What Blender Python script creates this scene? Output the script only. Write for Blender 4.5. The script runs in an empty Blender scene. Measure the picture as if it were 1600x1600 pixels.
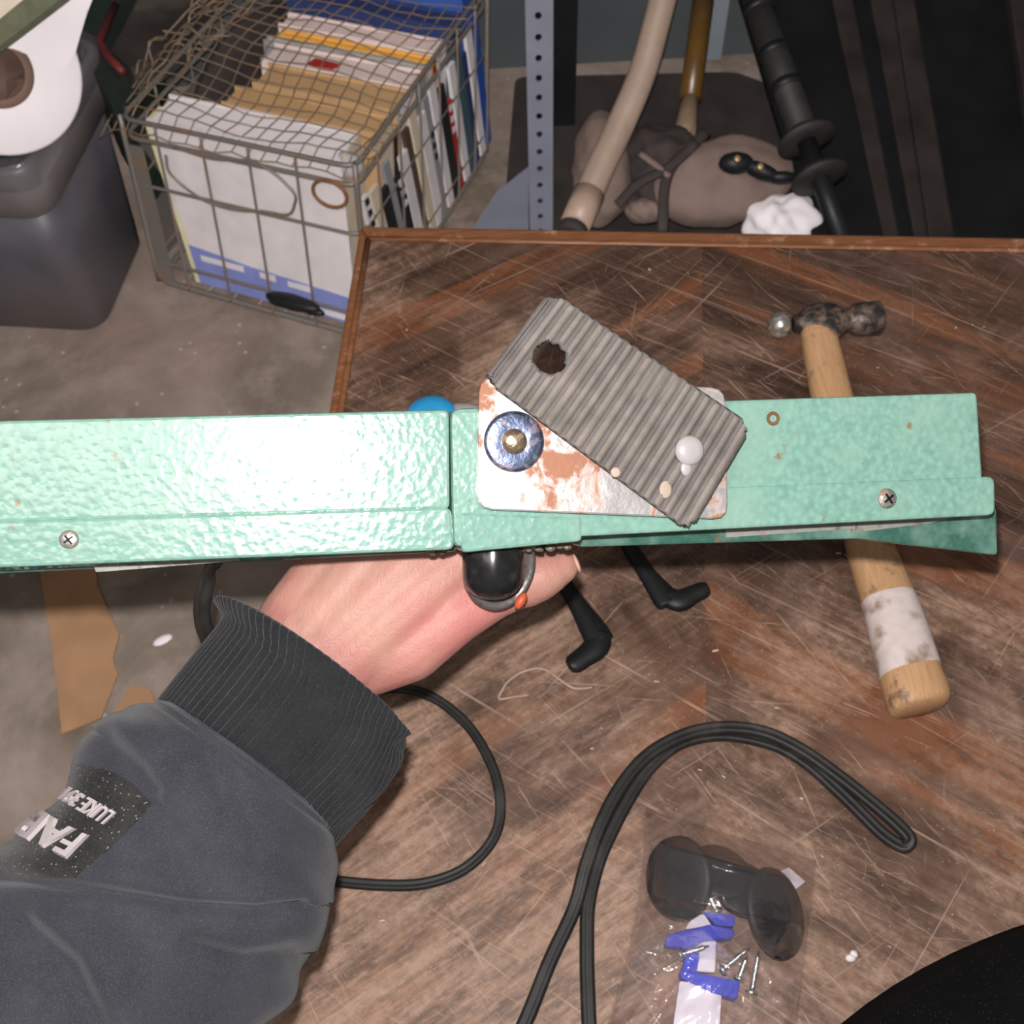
import bpy, bmesh, math, random
from mathutils import Vector as V, Matrix
from mathutils.bvhtree import BVHTree
random.seed(7)
S = bpy.context.scene
COL = S.collection

# ------------------------------------------------------------------ camera
PITCH = math.radians(56.6); RHO = math.atan(60/1050); FPX = 1600.0
CAM = V((0, 0, 1.53))
FW = V((0, math.cos(PITCH), -math.sin(PITCH)))
R0 = V((1, 0, 0)); U0 = V((0, math.sin(PITCH), math.cos(PITCH)))
RT = R0*math.cos(RHO) - U0*math.sin(RHO)
UP = R0*math.sin(RHO) + U0*math.cos(RHO)
cd = bpy.data.cameras.new('camera'); cam = bpy.data.objects.new('camera', cd); COL.objects.link(cam)
cam.matrix_world = Matrix.Translation(CAM) @ Matrix((RT, UP, -FW)).transposed().to_4x4()
cd.sensor_width = 36; cd.sensor_fit = 'HORIZONTAL'; cd.lens = 36
cd.clip_start = .01
cd.dof.use_dof = True; cd.dof.focus_distance = .44; cd.dof.aperture_fstop = 24
S.camera = cam
S.view_settings.view_transform = 'Standard'; S.view_settings.look = 'None'
S.view_settings.exposure = 0.0; S.view_settings.gamma = 1.0
S.view_settings.use_curve_mapping = False

# ------------------------------------------------------------------ world and lamps
w = bpy.data.worlds.new('world'); S.world = w; w.use_nodes = True
w.node_tree.nodes['Background'].inputs[0].default_value = (1, .93, .86, 1)
w.node_tree.nodes['Background'].inputs[1].default_value = .13

def lamp(name, kind, loc, energy, color, size=None, target=None, sizey=None):
    l = bpy.data.lights.new(name, kind); l.energy = energy; l.color = color
    o = bpy.data.objects.new(name, l); COL.objects.link(o); o.location = loc
    if kind == 'AREA':
        l.shape = 'RECTANGLE'; l.size = size; l.size_y = sizey or size
    elif size: l.shadow_soft_size = size
    if target is not None:
        o.rotation_euler = (V(target)-V(loc)).to_track_quat('-Z', 'Y').to_euler()
    return o
# the phone's flash, two centimetres above the lens
FLASH = .74
fl = lamp('phone_flash', 'POINT', CAM + UP*.021 - RT*.004, 1.0, (1, .96, .95), .004)
fl.data.use_nodes = True
nt = fl.data.node_tree
em = nt.nodes['Emission']
lf = nt.nodes.new('ShaderNodeLightFalloff'); lf.inputs['Strength'].default_value = 42.0*FLASH
lf2 = nt.nodes.new('ShaderNodeLightFalloff'); lf2.inputs['Strength'].default_value = 13.0*FLASH
ad = nt.nodes.new('ShaderNodeMath'); ad.operation = 'ADD'
nt.links.new(lf.outputs['Constant'], ad.inputs[0]); nt.links.new(lf2.outputs['Linear'], ad.inputs[1])
nt.links.new(ad.outputs[0], em.inputs['Strength'])
# garage ceiling lamp, behind and above the photographer
lamp('ceiling_lamp', 'AREA', (-.5, -.5, 2.7), 9, (1, .92, .84), 1.3, (-.2, .7, .5), .5)

# ------------------------------------------------------------------ helpers
def ray(x, y): return FW + RT*((x-800)/FPX) - UP*((y-800)/FPX)
def at(x, y, z):
    d = ray(x, y); return CAM + d*((z-CAM.z)/d.z)
def dz(x, y, Z): return CAM + ray(x, y)*Z
LOC = {}
def thing(name, label, cat, loc, group=None):
    o = bpy.data.objects.new(name, None); COL.objects.link(o); o.location = loc
    o.empty_display_size = .05
    o['label'] = label; o['category'] = cat
    if group: o['group'] = group
    LOC[o.name] = V(loc); return o
def mesh(name, vf, mat, parent=None, loc=None, smooth=True, label=None, cat=None, group=None, kind=None, bevel=0, sub=0):
    """vf = (verts, faces) in world space"""
    vs, fs = vf
    org = LOC[parent.name] if parent else V(loc if loc is not None else (0, 0, 0))
    me = bpy.data.meshes.new(name)
    me.from_pydata([V(v)-org for v in vs], [], fs); me.validate()
    bm = bmesh.new(); bm.from_mesh(me); bmesh.ops.recalc_face_normals(bm, faces=bm.faces); bm.to_mesh(me); bm.free()
    o = bpy.data.objects.new(name, me); COL.objects.link(o)
    for m in (mat if isinstance(mat, (list, tuple)) else [mat]): me.materials.append(m)
    if smooth: me.polygons.foreach_set('use_smooth', [True]*len(me.polygons))
    if parent: o.parent = parent
    else: o.location = org
    LOC[o.name] = org
    if label: o['label'] = label
    if cat: o['category'] = cat
    if group: o['group'] = group
    if kind: o['kind'] = kind
    if bevel:
        b = o.modifiers.new('bevel', 'BEVEL'); b.width = bevel; b.segments = 2; b.limit_method = 'ANGLE'; b.angle_limit = math.radians(40)
    if sub:
        b = o.modifiers.new('sub', 'SUBSURF'); b.levels = sub; b.render_levels = sub
    return o
def join(*vfs):
    vs, fs = [], []
    for a, b in vfs:
        n = len(vs); vs += list(a); fs += [tuple(i+n for i in f) for f in b]
    return vs, fs
def catmull(P, n=8):
    P = [V(p) for p in P]; out = []
    for i in range(len(P)-1):
        p0 = P[i-1] if i else P[0]*2-P[1]
        p3 = P[i+2] if i+2 < len(P) else P[-1]*2-P[-2]
        p1, p2 = P[i], P[i+1]
        for k in range(n):
            t = k/n
            out.append(.5*((2*p1)+(p2-p0)*t+(2*p0-5*p1+4*p2-p3)*t*t+(3*p1-p0-3*p2+p3)*t**3))
    out.append(P[-1]); return out
def loft(rings, cap=True, closed=False):
    n = len(rings[0]); vs = [p for r in rings for p in r]; fs = []
    m = len(rings)
    for i in range(m if closed else m-1):
        j = (i+1) % m
        for k in range(n):
            l = (k+1) % n
            fs.append((i*n+k, i*n+l, j*n+l, j*n+k))
    if cap and not closed:
        fs.append(tuple(range(n))[::-1]); fs.append(tuple((m-1)*n+k for k in range(n)))
    return vs, fs
def frames(path, up=None):
    T = []
    for i in range(len(path)):
        a = path[max(i-1, 0)]; b = path[min(i+1, len(path)-1)]
        t = (b-a); T.append(t.normalized() if t.length > 1e-9 else V((0, 0, 1)))
    N = []
    n = V(up) if up is not None else (V((0, 0, 1)) if abs(T[0].z) < .9 else V((1, 0, 0)))
    for t in T:
        if up is not None: n = V(up)
        n = (n - t*n.dot(t)); n = n.normalized() if n.length > 1e-6 else t.orthogonal().normalized()
        N.append(n)
    return T, N
def tube(path, r, seg=10, r2=None, up=None, cap=True, closed=False, prof=None):
    """r: radius or list; r2: second half axis (along up)"""
    path = [V(p) for p in path]; T, N = frames(path, up); rings = []
    for i, p in enumerate(path):
        ra = r[i] if isinstance(r, (list, tuple)) else r
        rb = ra if r2 is None else (r2[i] if isinstance(r2, (list, tuple)) else r2)
        b = T[i].cross(N[i]); ring = []
        for k in range(seg):
            a = 2*math.pi*k/seg
            q = 1 if prof is None else prof(a)
            ring.append(p + b*(math.cos(a)*ra*q) + N[i]*(math.sin(a)*rb*q))
        rings.append(ring)
    return loft(rings, cap, closed)
def box(c, ax, ay, az):
    c, ax, ay, az = V(c), V(ax), V(ay), V(az)
    vs = [c+ax*i+ay*j+az*k for i in (-1, 1) for j in (-1, 1) for k in (-1, 1)]
    return vs, [(0, 1, 3, 2), (4, 6, 7, 5), (0, 4, 5, 1), (2, 3, 7, 6), (0, 2, 6, 4), (1, 5, 7, 3)]
def bx(x0, x1, y0, y1, z0, z1):
    return box(((x0+x1)/2, (y0+y1)/2, (z0+z1)/2), ((x1-x0)/2, 0, 0), (0, (y1-y0)/2, 0), (0, 0, (z1-z0)/2))
def prism(pts, vec):
    """closed prism from an outline; vec a vector or a list of bottom points"""
    pts = [V(p) for p in pts]; n = len(pts)
    bot = [p+V(vec) for p in pts] if not isinstance(vec, list) else [V(p) for p in vec]
    fs = [tuple(range(n)), tuple(range(2*n-1, n-1, -1))]
    for k in range(n): fs.append((k, (k+1) % n, n+(k+1) % n, n+k))
    return pts+bot, fs
def revolve(c, axis, prof, seg=24, ref=None):
    """prof: (distance along axis, radius)"""
    c, a = V(c), V(axis).normalized()
    u = (V(ref) - a*V(ref).dot(a)).normalized() if ref is not None else a.orthogonal().normalized()
    v = a.cross(u)
    rings = [[c+a*h+(u*math.cos(2*math.pi*k/seg)+v*math.sin(2*math.pi*k/seg))*max(r, 1e-5) for k in range(seg)] for h, r in prof]
    return loft(rings)
def capsule(p, q, r0, r1=None, seg=12):
    p, q = V(p), V(q); r1 = r0 if r1 is None else r1; L = (q-p).length
    prof = [(-r0*math.cos(t), r0*math.sin(t)) for t in [.15, .5, .9, 1.25, math.pi/2]]
    prof += [(L+r1*math.sin(t), r1*math.cos(t)) for t in [0, .35, .7, 1.1, 1.42]]
    return revolve(p, q-p, prof, seg)
def ellipsoid(c, a, b, d, seg=16, rings=9):
    c, a, b, d = V(c), V(a), V(b), V(d); R = []
    for i in range(rings):
        t = .03+(math.pi-.06)*i/(rings-1)
        R.append([c+a*(math.sin(t)*math.cos(2*math.pi*k/seg))+b*(math.sin(t)*math.sin(2*math.pi*k/seg))+d*math.cos(t) for k in range(seg)])
    return loft(R)
def rrect(cn, r, n=5):
    """rounded polygon through corner list (3D), corner radius r (number or list)"""
    cn = [V(p) for p in cn]; out = []; m = len(cn)
    for i in range(m):
        p = cn[i]; rr = r[i] if isinstance(r, (list, tuple)) else r
        a = (cn[i-1]-p).normalized(); b = (cn[(i+1) % m]-p).normalized()
        p0 = p+a*rr; p1 = p+b*rr
        for k in range(n+1):
            t = k/n; out.append(p0*(1-t)**2+p*(2*t*(1-t))+p1*t*t)
    return out

# ------------------------------------------------------------------ materials
class N:
    def __init__(s, name):
        s.m = bpy.data.materials.new(name); s.m.use_nodes = True; s.t = s.m.node_tree
        s.b = s.t.nodes['Principled BSDF']; s.out = s.t.nodes['Material Output']; s._o = None
    def n(s, ty, **kw):
        x = s.t.nodes.new('ShaderNode'+ty)
        for k, v in kw.items(): setattr(x, k, v)
        return x
    def L(s, a, b): s.t.links.new(a, b)
    def put(s, sock, v):
        if isinstance(v, bpy.types.NodeSocket): s.L(v, sock)
        elif isinstance(v, (tuple, list)) and len(v) == 3 and sock.type == 'RGBA': sock.default_value = (*v, 1)
        else: sock.default_value = v
    def obj(s):
        if s._o is None: s._o = s.n('TexCoord').outputs['Object']
        return s._o
    def mapv(s, v, scale=(1, 1, 1), rot=(0, 0, 0), loc=(0, 0, 0)):
        x = s.n('Mapping'); s.L(v, x.inputs[0]); x.inputs[1].default_value = loc; x.inputs[2].default_value = rot; x.inputs[3].default_value = scale
        return x.outputs[0]
    def noise(s, scale, v=None, detail=4, rough=.55, dist=0):
        x = s.n('TexNoise'); s.L(v if v is not None else s.obj(), x.inputs['Vector'])
        x.inputs['Scale'].default_value = scale; x.inputs['Detail'].default_value = detail
        x.inputs['Roughness'].default_value = rough; x.inputs['Distortion'].default_value = dist
        return x.outputs['Fac']
    def vor(s, scale, v=None, feature='F1', out='Distance', rnd=1):
        x = s.n('TexVoronoi', feature=feature); s.L(v if v is not None else s.obj(), x.inputs['Vector'])
        x.inputs['Scale'].default_value = scale; x.inputs['Randomness'].default_value = rnd
        return x.outputs[out]
    def ramp(s, f, a, b, c0=0.0, c1=1.0):
        x = s.n('MapRange'); s.L(f, x.inputs[0])
        for i, q in zip((1, 2, 3, 4), (a, b, c0, c1)): x.inputs[i].default_value = q
        return x.outputs[0]
    def mix(s, f, a, b):
        x = s.n('Mix', data_type='RGBA'); s.put(x.inputs[0], f); s.put(x.inputs[6], a); s.put(x.inputs[7], b); return x.outputs[2]
    def math(s, op, a, b=0.0, clamp=False):
        x = s.n('Math', operation=op, use_clamp=clamp); s.put(x.inputs[0], a); s.put(x.inputs[1], b); return x.outputs[0]
    def bump(s, h, strength=.3, dist=.001):
        x = s.n('Bump'); x.inputs['Strength'].default_value = strength; x.inputs['Distance'].default_value = dist; s.L(h, x.inputs['Height'])
        s.L(x.outputs[0], s.b.inputs['Normal']); return x
    def set(s, **kw):
        for k, v in kw.items(): s.put(s.b.inputs[k.replace('_', ' ')], v)
        return s
def plain(name, c, rough=.6, metal=0, var=.25, scale=60, bump=0, bscale=300, spec=.5, dirt=None):
    m = N(name)
    f = m.ramp(m.noise(scale), .3, .7)
    d = tuple(x*(1-var) for x in c); l = tuple(min(1, x*(1+var*.5)) for x in c)
    colr = m.mix(f, d, l)
    if dirt:
        colr = m.mix(m.ramp(m.noise(scale*.35, detail=7), .52, .66), colr, dirt)
    m.set(Base_Color=colr, Roughness=rough, Metallic=metal); m.b.inputs['Specular IOR Level'].default_value = spec
    if bump: m.bump(m.noise(bscale), bump, .001)
    return m.m

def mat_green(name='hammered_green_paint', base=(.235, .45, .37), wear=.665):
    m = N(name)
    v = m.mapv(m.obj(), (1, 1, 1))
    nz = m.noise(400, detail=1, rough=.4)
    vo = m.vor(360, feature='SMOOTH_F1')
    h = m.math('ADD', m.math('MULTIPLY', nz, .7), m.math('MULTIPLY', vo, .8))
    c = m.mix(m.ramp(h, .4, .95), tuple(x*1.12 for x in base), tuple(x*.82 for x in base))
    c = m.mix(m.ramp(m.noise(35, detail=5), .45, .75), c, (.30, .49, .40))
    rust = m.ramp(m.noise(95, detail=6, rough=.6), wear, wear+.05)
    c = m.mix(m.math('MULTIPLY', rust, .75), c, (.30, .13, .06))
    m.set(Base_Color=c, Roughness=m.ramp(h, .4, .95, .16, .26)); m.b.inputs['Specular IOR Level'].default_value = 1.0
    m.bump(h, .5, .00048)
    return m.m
def mat_table():
    m = N('scratched_chevron_veneer')
    o = m.n('TexCoord').outputs['Object']
    sp = m.n('SeparateXYZ'); m.L(o, sp.inputs[0]); x, y = sp.outputs[0], sp.outputs[1]
    s = m.math('SUBTRACT', x, m.math('ADD', m.math('MULTIPLY', y, .1435), SEAM0))
    sa = m.math('ABSOLUTE', s)
    cb = m.n('CombineXYZ'); m.L(sa, cb.inputs[0]); m.L(y, cb.inputs[1]); m.L(m.math('GREATER_THAN', s, 0), cb.inputs[2])
    ch = cb.outputs[0]
    def line(ang, along, across, lo, hi, vec=None, off=0):
        v = m.mapv(vec if vec is not None else o, (1, 1, 1), (0, 0, math.radians(ang)))
        v = m.mapv(v, (along, across, 1), loc=(off, off*1.7, 0))
        return m.ramp(m.noise(1, v, detail=3, rough=.6), lo, hi)
    g1 = line(33, 3, 26, .36, .64, ch, 1)     # veneer figure
    g2 = line(33, 7, 150, .35, .65, ch, 4)    # fine grain
    st = line(33, 1.3, 13, .53, .60, ch, 9)   # reddish bands
    c = m.mix(g1, (.030, .0155, .0105), (.105, .055, .036))
    c = m.mix(m.math('MULTIPLY', st, .8), c, (.20, .070, .026))
    c = m.mix(m.math('MULTIPLY', g2, .30), c, (.15, .088, .062))
    # worn and dusty patches (stronger toward the near left corner, with its soft reflection painted in)
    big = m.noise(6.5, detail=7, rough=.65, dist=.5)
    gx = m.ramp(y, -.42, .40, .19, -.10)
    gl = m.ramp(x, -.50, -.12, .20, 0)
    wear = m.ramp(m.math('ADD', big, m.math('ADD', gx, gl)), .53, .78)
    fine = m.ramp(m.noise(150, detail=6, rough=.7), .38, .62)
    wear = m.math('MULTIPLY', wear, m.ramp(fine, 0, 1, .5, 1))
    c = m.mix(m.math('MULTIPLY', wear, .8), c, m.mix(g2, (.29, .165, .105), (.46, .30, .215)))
    gr = m.mapv(m.mapv(ch, (1, 1, 1), (0, 0, math.radians(33))), (.28, 1, 1), loc=(7, 2, 1))
    flk = m.ramp(m.noise(62, gr, detail=10, rough=.74), .515, .55)
    flk = m.math('MULTIPLY', flk, m.ramp(wear, .12, .6))
    c = m.mix(m.math('MULTIPLY', flk, .42), c, (.42, .27, .195))
    drk = m.ramp(m.noise(26, m.mapv(gr, (1, 1, 1), loc=(1, 5, 2)), detail=10, rough=.78), .50, .60)
    c = m.mix(m.math('MULTIPLY', drk, .70), c, (.050, .026, .018))
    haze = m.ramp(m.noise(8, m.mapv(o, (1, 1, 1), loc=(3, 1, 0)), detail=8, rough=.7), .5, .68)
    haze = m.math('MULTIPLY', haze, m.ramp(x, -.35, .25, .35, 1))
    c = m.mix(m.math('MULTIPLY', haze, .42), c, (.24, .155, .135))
    # scratches in several directions
    tot = None
    for i, (a, al, ac, lo) in enumerate(((33, 2.2, 240, .635), (38, 4, 380, .645), (-28, 3, 330, .65), (-48, 5, 300, .66), (78, 7, 300, .68), (8, 7, 360, .68), (-75, 10, 420, .68), (52, 14, 450, .65), (30, 18, 600, .63), (62, 9, 300, .645), (36, 1.2, 190, .65))):
        L = line(a, al, ac, lo, lo+.05, None, 3.3*i+2)
        msk = m.ramp(m.noise(6+i, m.mapv(o, (1, 1, 1), loc=(i*2.1, i, 0))), .42, .58)
        L = m.math('MULTIPLY', L, msk)
        tot = L if tot is None else m.math('MAXIMUM', tot, L)
    c = m.mix(m.math('MULTIPLY', tot, .5), c, (.50, .34, .25))
    vd = m.vor(170); rnd = m.vor(170, out='Color')
    spk = m.math('MULTIPLY', m.math('LESS_THAN', vd, .13), m.math('GREATER_THAN', m.n('SeparateColor').outputs[0], .9))
    c = m.mix(m.math('MULTIPLY', m.math('LESS_THAN', vd, .10), .35), c, (.5, .42, .36))
    m.set(Base_Color=c, Roughness=m.ramp(wear, 0, 1, .42, .62)); m.b.inputs['Specular IOR Level'].default_value = .4
    hh = m.math('SUBTRACT', m.math('MULTIPLY', g2, .4), tot)
    m.bump(hh, .25, .0006)
    return m.m
def mat_floor():
    m = N('dusty_concrete')
    c = m.mix(m.ramp(m.noise(3, detail=8, rough=.65, dist=.6), .35, .68), (.13, .098, .074), (.31, .25, .21))
    c = m.mix(m.math('MULTIPLY', m.ramp(m.noise(9, detail=8, rough=.7), .48, .66), .6), c, (.34, .27, .235))
    c = m.mix(m.math('MULTIPLY', m.ramp(m.noise(1.7, detail=3), .5, .7), .5), c, (.26, .17, .145))
    vd = m.vor(22); c = m.mix(m.math('MULTIPLY', m.math('LESS_THAN', vd, .09), .5), c, (.5, .45, .41))
    m.set(Base_Color=c, Roughness=.75); m.bump(m.noise(120, detail=8), .35, .002)
    return m.m
def mat_skin():
    m = N('skin')
    big = m.ramp(m.noise(26, detail=2), .40, .66)
    c = m.mix(big, (.56, .30, .235), (.58, .225, .20))
    c = m.mix(m.math('MULTIPLY', m.ramp(m.noise(160, detail=4), .45, .7), .3), c, (.52, .20, .165))
    m.set(Base_Color=c, Roughness=.52, Subsurface_Weight=.18, Subsurface_Scale=.004)
    m.b.inputs['Subsurface Radius'].default_value = (1, .35, .2)
    w1 = m.noise(420, m.mapv(m.obj(), (1, .45, 1), (0, 0, .6)), detail=5)
    vv = m.vor(900)
    m.bump(m.math('ADD', w1, m.math('MULTIPLY', vv, .35)), .35, .0009)
    return m.m
def mat_fleece(name, c0, c1, speck=.12, sheen=.22):
    m = N(name)
    c = m.mix(m.ramp(m.noise(40, detail=6, rough=.65), .35, .7), c0, c1)
    c = m.mix(m.math('MULTIPLY', m.ramp(m.noise(1500, detail=2), .45, .7), .35), c, tuple(x*1.9 for x in c1))
    sp = m.math('LESS_THAN', m.vor(520), speck)
    c = m.mix(m.math('MULTIPLY', sp, .55), c, (.42, .43, .45))
    m.set(Base_Color=c, Roughness=.95, Sheen_Weight=sheen, Sheen_Roughness=.5); m.b.inputs['Specular IOR Level'].default_value = .1
    m.bump(m.noise(1100, detail=3), .5, .0008)
    return m.m
def mat_rustmetal(name, base, rust, lo, hi, rough=.28, metal=.9, scale=70, bumpy=.35):
    m = N(name)
    f = m.ramp(m.noise(scale, detail=6, rough=.6, dist=.5), lo, hi)
    m.set(Base_Color=m.mix(f, base, rust), Metallic=m.ramp(f, 0, 1, metal, .15), Roughness=m.ramp(f, 0, 1, rough, .6))
    m.bump(m.noise(scale*1.6, detail=4), bumpy, .0012)
    return m.m
def mat_film(name, tint=(.97, .955, .97), gl=.5, haze=.035):
    m = N(name)
    tr = m.n('BsdfTransparent'); tr.inputs[0].default_value = (*tint, 1)
    g = m.n('BsdfGlossy'); g.inputs['Roughness'].default_value = .16; g.inputs[0].default_value = (1, 1, 1, 1)
    b = m.n('Bump'); b.inputs['Strength'].default_value = .35; b.inputs['Distance'].default_value = .003
    m.L(m.noise(70, detail=3, dist=1.2), b.inputs['Height']); m.L(b.outputs[0], g.inputs['Normal'])
    lw = m.n('LayerWeight'); lw.inputs[0].default_value = .25; m.L(b.outputs[0], lw.inputs['Normal'])
    df = m.n('BsdfDiffuse'); df.inputs[0].default_value = (.8, .76, .8, 1)
    m2 = m.n('MixShader'); m2.inputs[0].default_value = haze; m.L(tr.outputs[0], m2.inputs[1]); m.L(df.outputs[0], m2.inputs[2])
    mx = m.n('MixShader'); m.L(m.ramp(lw.outputs['Facing'], 0, 1, .042, gl), mx.inputs[0])
    m.L(m2.outputs[0], mx.inputs[1]); m.L(g.outputs[0], mx.inputs[2]); m.L(mx.outputs[0], m.out.inputs[0])
    return m.m
def mat_wood(name, c0, c1, axis_scale=(25, 25, 2), dirt=(.09, .06, .04), dlo=.58, rough=.55, rot=(0, 0, 0)):
    m = N(name)
    v = m.mapv(m.obj(), axis_scale, rot)
    f = m.ramp(m.noise(8, v, detail=5), .3, .7)
    c = m.mix(f, c0, c1)
    c = m.mix(m.ramp(m.noise(45, detail=7, rough=.7), dlo, dlo+.1), c, dirt)
    m.set(Base_Color=c, Roughness=rough); m.bump(f, .25, .0008)
    return m.m

SEAM0 = .1021-.35+.1435*.47   # seam of the chevron in the table's own coordinates (root at .35, .47)
M = {}
M['green'] = mat_green()
M['green_shaded'] = mat_green('hammered_green_shaded', (.05, .15, .115), .60)  # darker copy of the green: shade of the side wall put into the colour
M['rubber_pad'] = plain('dusty_grey_rubber', (.165, .146, .138), .75, var=.3, scale=90, bump=.3, bscale=900, dirt=(.26, .23, .2))
M['pad_dust'] = plain('dust_on_rubber', (.265, .23, .205), .85, var=.3, scale=90, bump=.3, bscale=900, dirt=(.17, .15, .135))
M['plate'] = mat_rustmetal('tinned_plate_with_rust', (.86, .83, .82), (.42, .19, .11), .49, .60, .33, .75, 60, .5)
M['washer'] = mat_rustmetal('blued_washer', (.22, .27, .42), (.33, .2, .16), .5, .65, .3, .9, 120)
M['brass'] = mat_rustmetal('dull_brass', (.75, .58, .40), (.4, .25, .15), .55, .7, .25, .9, 200)
M['screw'] = mat_rustmetal('screw_steel', (.62, .60, .57), (.36, .22, .15), .48, .6, .4, .85, 300)
M['rivet'] = plain('grey_rivet_plastic', (.50, .47, .47), .35, var=.15)
M['silver_strip'] = mat_rustmetal('dull_aluminium', (.36, .36, .33), (.2, .17, .14), .52, .66, .6, .3, 120)
M['black_gloss'] = plain('black_bakelite', (.016, .016, .017), .18, var=.3, dirt=(.05, .048, .045), scale=200)
M['black_matte'] = plain('black_plastic', (.010, .010, .011), .5, var=.3, spec=.3)
M['rubber_black'] = plain('black_rubber', (.012, .012, .013), .55, var=.3, spec=.35)
M['cable'] = plain('dusty_black_cable', (.015, .0145, .014), .55, var=.4, scale=70, dirt=(.034, .031, .028), spec=.35)
M['ring'] = mat_rustmetal('grey_guard_ring', (.25, .24, .23), (.12, .1, .09), .5, .6, .45, .6, 180)
M['orange'] = plain('orange_paint', (.62, .11, .04), .45)
M['weld'] = mat_rustmetal('weld_bead', (.32, .29, .25), (.16, .10, .07), .45, .6, .5, .5, 200)
M['skin'] = mat_skin()
M['nail'] = plain('fingernail', (.66, .38, .31), .4, var=.05)
M['sleeve'] = mat_fleece('slate_fleece', (.036, .038, .047), (.056, .058, .071), .05)
M['rib'] = mat_fleece('charcoal_rib_knit', (.017, .0175, .019), (.027, .028, .031), .04)
M['trousers'] = mat_fleece('black_fleece', (.0035, .0035, .004), (.006, .006, .007), .085, .0)
M['patch'] = mat_fleece('black_print', (.012, .012, .012), (.05, .05, .047), .16)
M['print'] = plain('pale_rubber_print', (.60, .53, .54), .35, var=.08)
M['floor'] = mat_floor()
M['wood_edge'] = mat_wood('worn_edge_moulding', (.17, .062, .024), (.27, .115, .052), (3, 30, 30), (.40, .22, .14), .57, .4)
M['handle'] = mat_wood('hickory_handle', (.42, .235, .115), (.54, .32, .165), (60, 4, 60), (.19, .11, .07), .545)
M['paint_band'] = plain('flaking_white_paint', (.62, .53, .50), .6, var=.12, dirt=(.28, .19, .14), scale=110)
M['hammer_iron'] = mat_rustmetal('dark_forged_iron', (.045, .040, .038), (.17, .115, .085), .42, .66, .42, .6, 110, .6)
M['hammer_bright'] = mat_rustmetal('polished_steel', (.62, .58, .55), (.2, .15, .13), .55, .72, .26, .9, 120)
M['film'] = mat_film('clear_film', gl=.55)
M['film_crisp'] = mat_film('clear_film_tape', (.9, .86, .88), .75, .45)
M['white_plastic'] = plain('frosted_plastic', (.72, .66, .72), .35, var=.06)
M['blue_plastic'] = plain('cobalt_plastic', (.035, .05, .52), .35, var=.12)
M['cyan'] = plain('cyan_plastic', (.03, .36, .72), .35, var=.1)
M['steel'] = mat_rustmetal('zinc_screws', (.68, .70, .68), (.4, .4, .38), .6, .8, .25, .9, 300)
M['fibre'] = plain('tan_fibre', (.42, .29, .22), .8)
M['chip'] = plain('pale_wood_chip', (.55, .44, .35), .8, var=.3, scale=20)
M['bin'] = plain('grey_plastic_bin', (.088, .083, .097), .5, var=.3, scale=7, dirt=(.11, .085, .08))
M['bin_rim'] = plain('grey_bin_rim', (.17, .15, .15), .42, var=.25, scale=9)
M['bag_liner'] = mat_film('bin_liner', (.82, .82, .85), .5)
M['paper'] = plain('white_paper', (.76, .70, .72), .8, var=.04, scale=14)
M['paper_warm'] = plain('pages', (.62, .53, .44), .85, var=.15, scale=30)
M['card'] = plain('brown_cardboard', (.36, .20, .105), .85, var=.2, scale=12)
M['core'] = plain('cardboard_core', (.17, .10, .075), .85, var=.2, scale=12)
M['olive'] = plain('olive_strap', (.13, .135, .085), .8, var=.2)
M['cream'] = plain('cream_card', (.70, .60, .48), .8, var=.08)
M['dark_green'] = plain('bottle_green', (.016, .026, .020), .5, var=.3)
M['dark_red'] = plain('dark_red', (.13, .016, .016), .55, var=.3)
M['junk'] = plain('dark_lumber', (.035, .026, .022), .8, var=.6, scale=12, dirt=(.09, .07, .055))
M['floor_shade'] = plain('dark_brown_floor_shade', (.030, .022, .019), .85, var=.5, scale=12)
M['wire'] = mat_rustmetal('grey_galvanised_wire', (.21, .19, .17), (.20, .125, .085), .5, .66, .5, .45, 30)
M['net'] = mat_rustmetal('rusty_netting', (.20, .155, .115), (.26, .165, .10), .45, .6, .6, .3, 30)
M['post'] = plain('grey_blue_enamel', (.20, .21, .26), .5, var=.15, scale=8, dirt=(.15, .11, .09))
M['rust'] = plain('rust', (.20, .085, .03), .85, var=.4)
M['wall'] = plain('blue_grey_wall', (.042, .047, .050), .85, var=.15, scale=4, bump=.2)
M['wall_strip'] = plain('pale_wall_strip', (.15, .17, .19), .8, var=.2, scale=6)
M['hose'] = plain('beige_hose', (.34, .25, .195), .5, var=.15, scale=10)
M['hose_end'] = plain('beige_hose_cuff', (.40, .285, .22), .45, var=.1)
M['amber'] = plain('varnished_amber_pole', (.10, .048, .010), .35, var=.3, scale=20)
M['pole_tan'] = plain('bare_wood', (.20, .135, .08), .7, var=.2)
M['sack'] = plain('dusty_tan_canvas', (.19, .132, .11), .85, var=.22, scale=14, bump=.4, bscale=200)
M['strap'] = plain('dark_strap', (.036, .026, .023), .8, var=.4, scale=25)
M['black_panel'] = plain('black_panel', (.006, .006, .007), .6, var=.5, scale=10, spec=.2)
M['brown_panel'] = plain('dark_brown_panel', (.024, .018, .017), .7, var=.5, scale=14, spec=.2)
M['tripod'] = plain('dark_tripod', (.018, .0155, .0155), .65, var=.4, scale=30)
M['glint'] = plain('painted_gold_glint', (.42, .30, .14), .4, .6)
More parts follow.
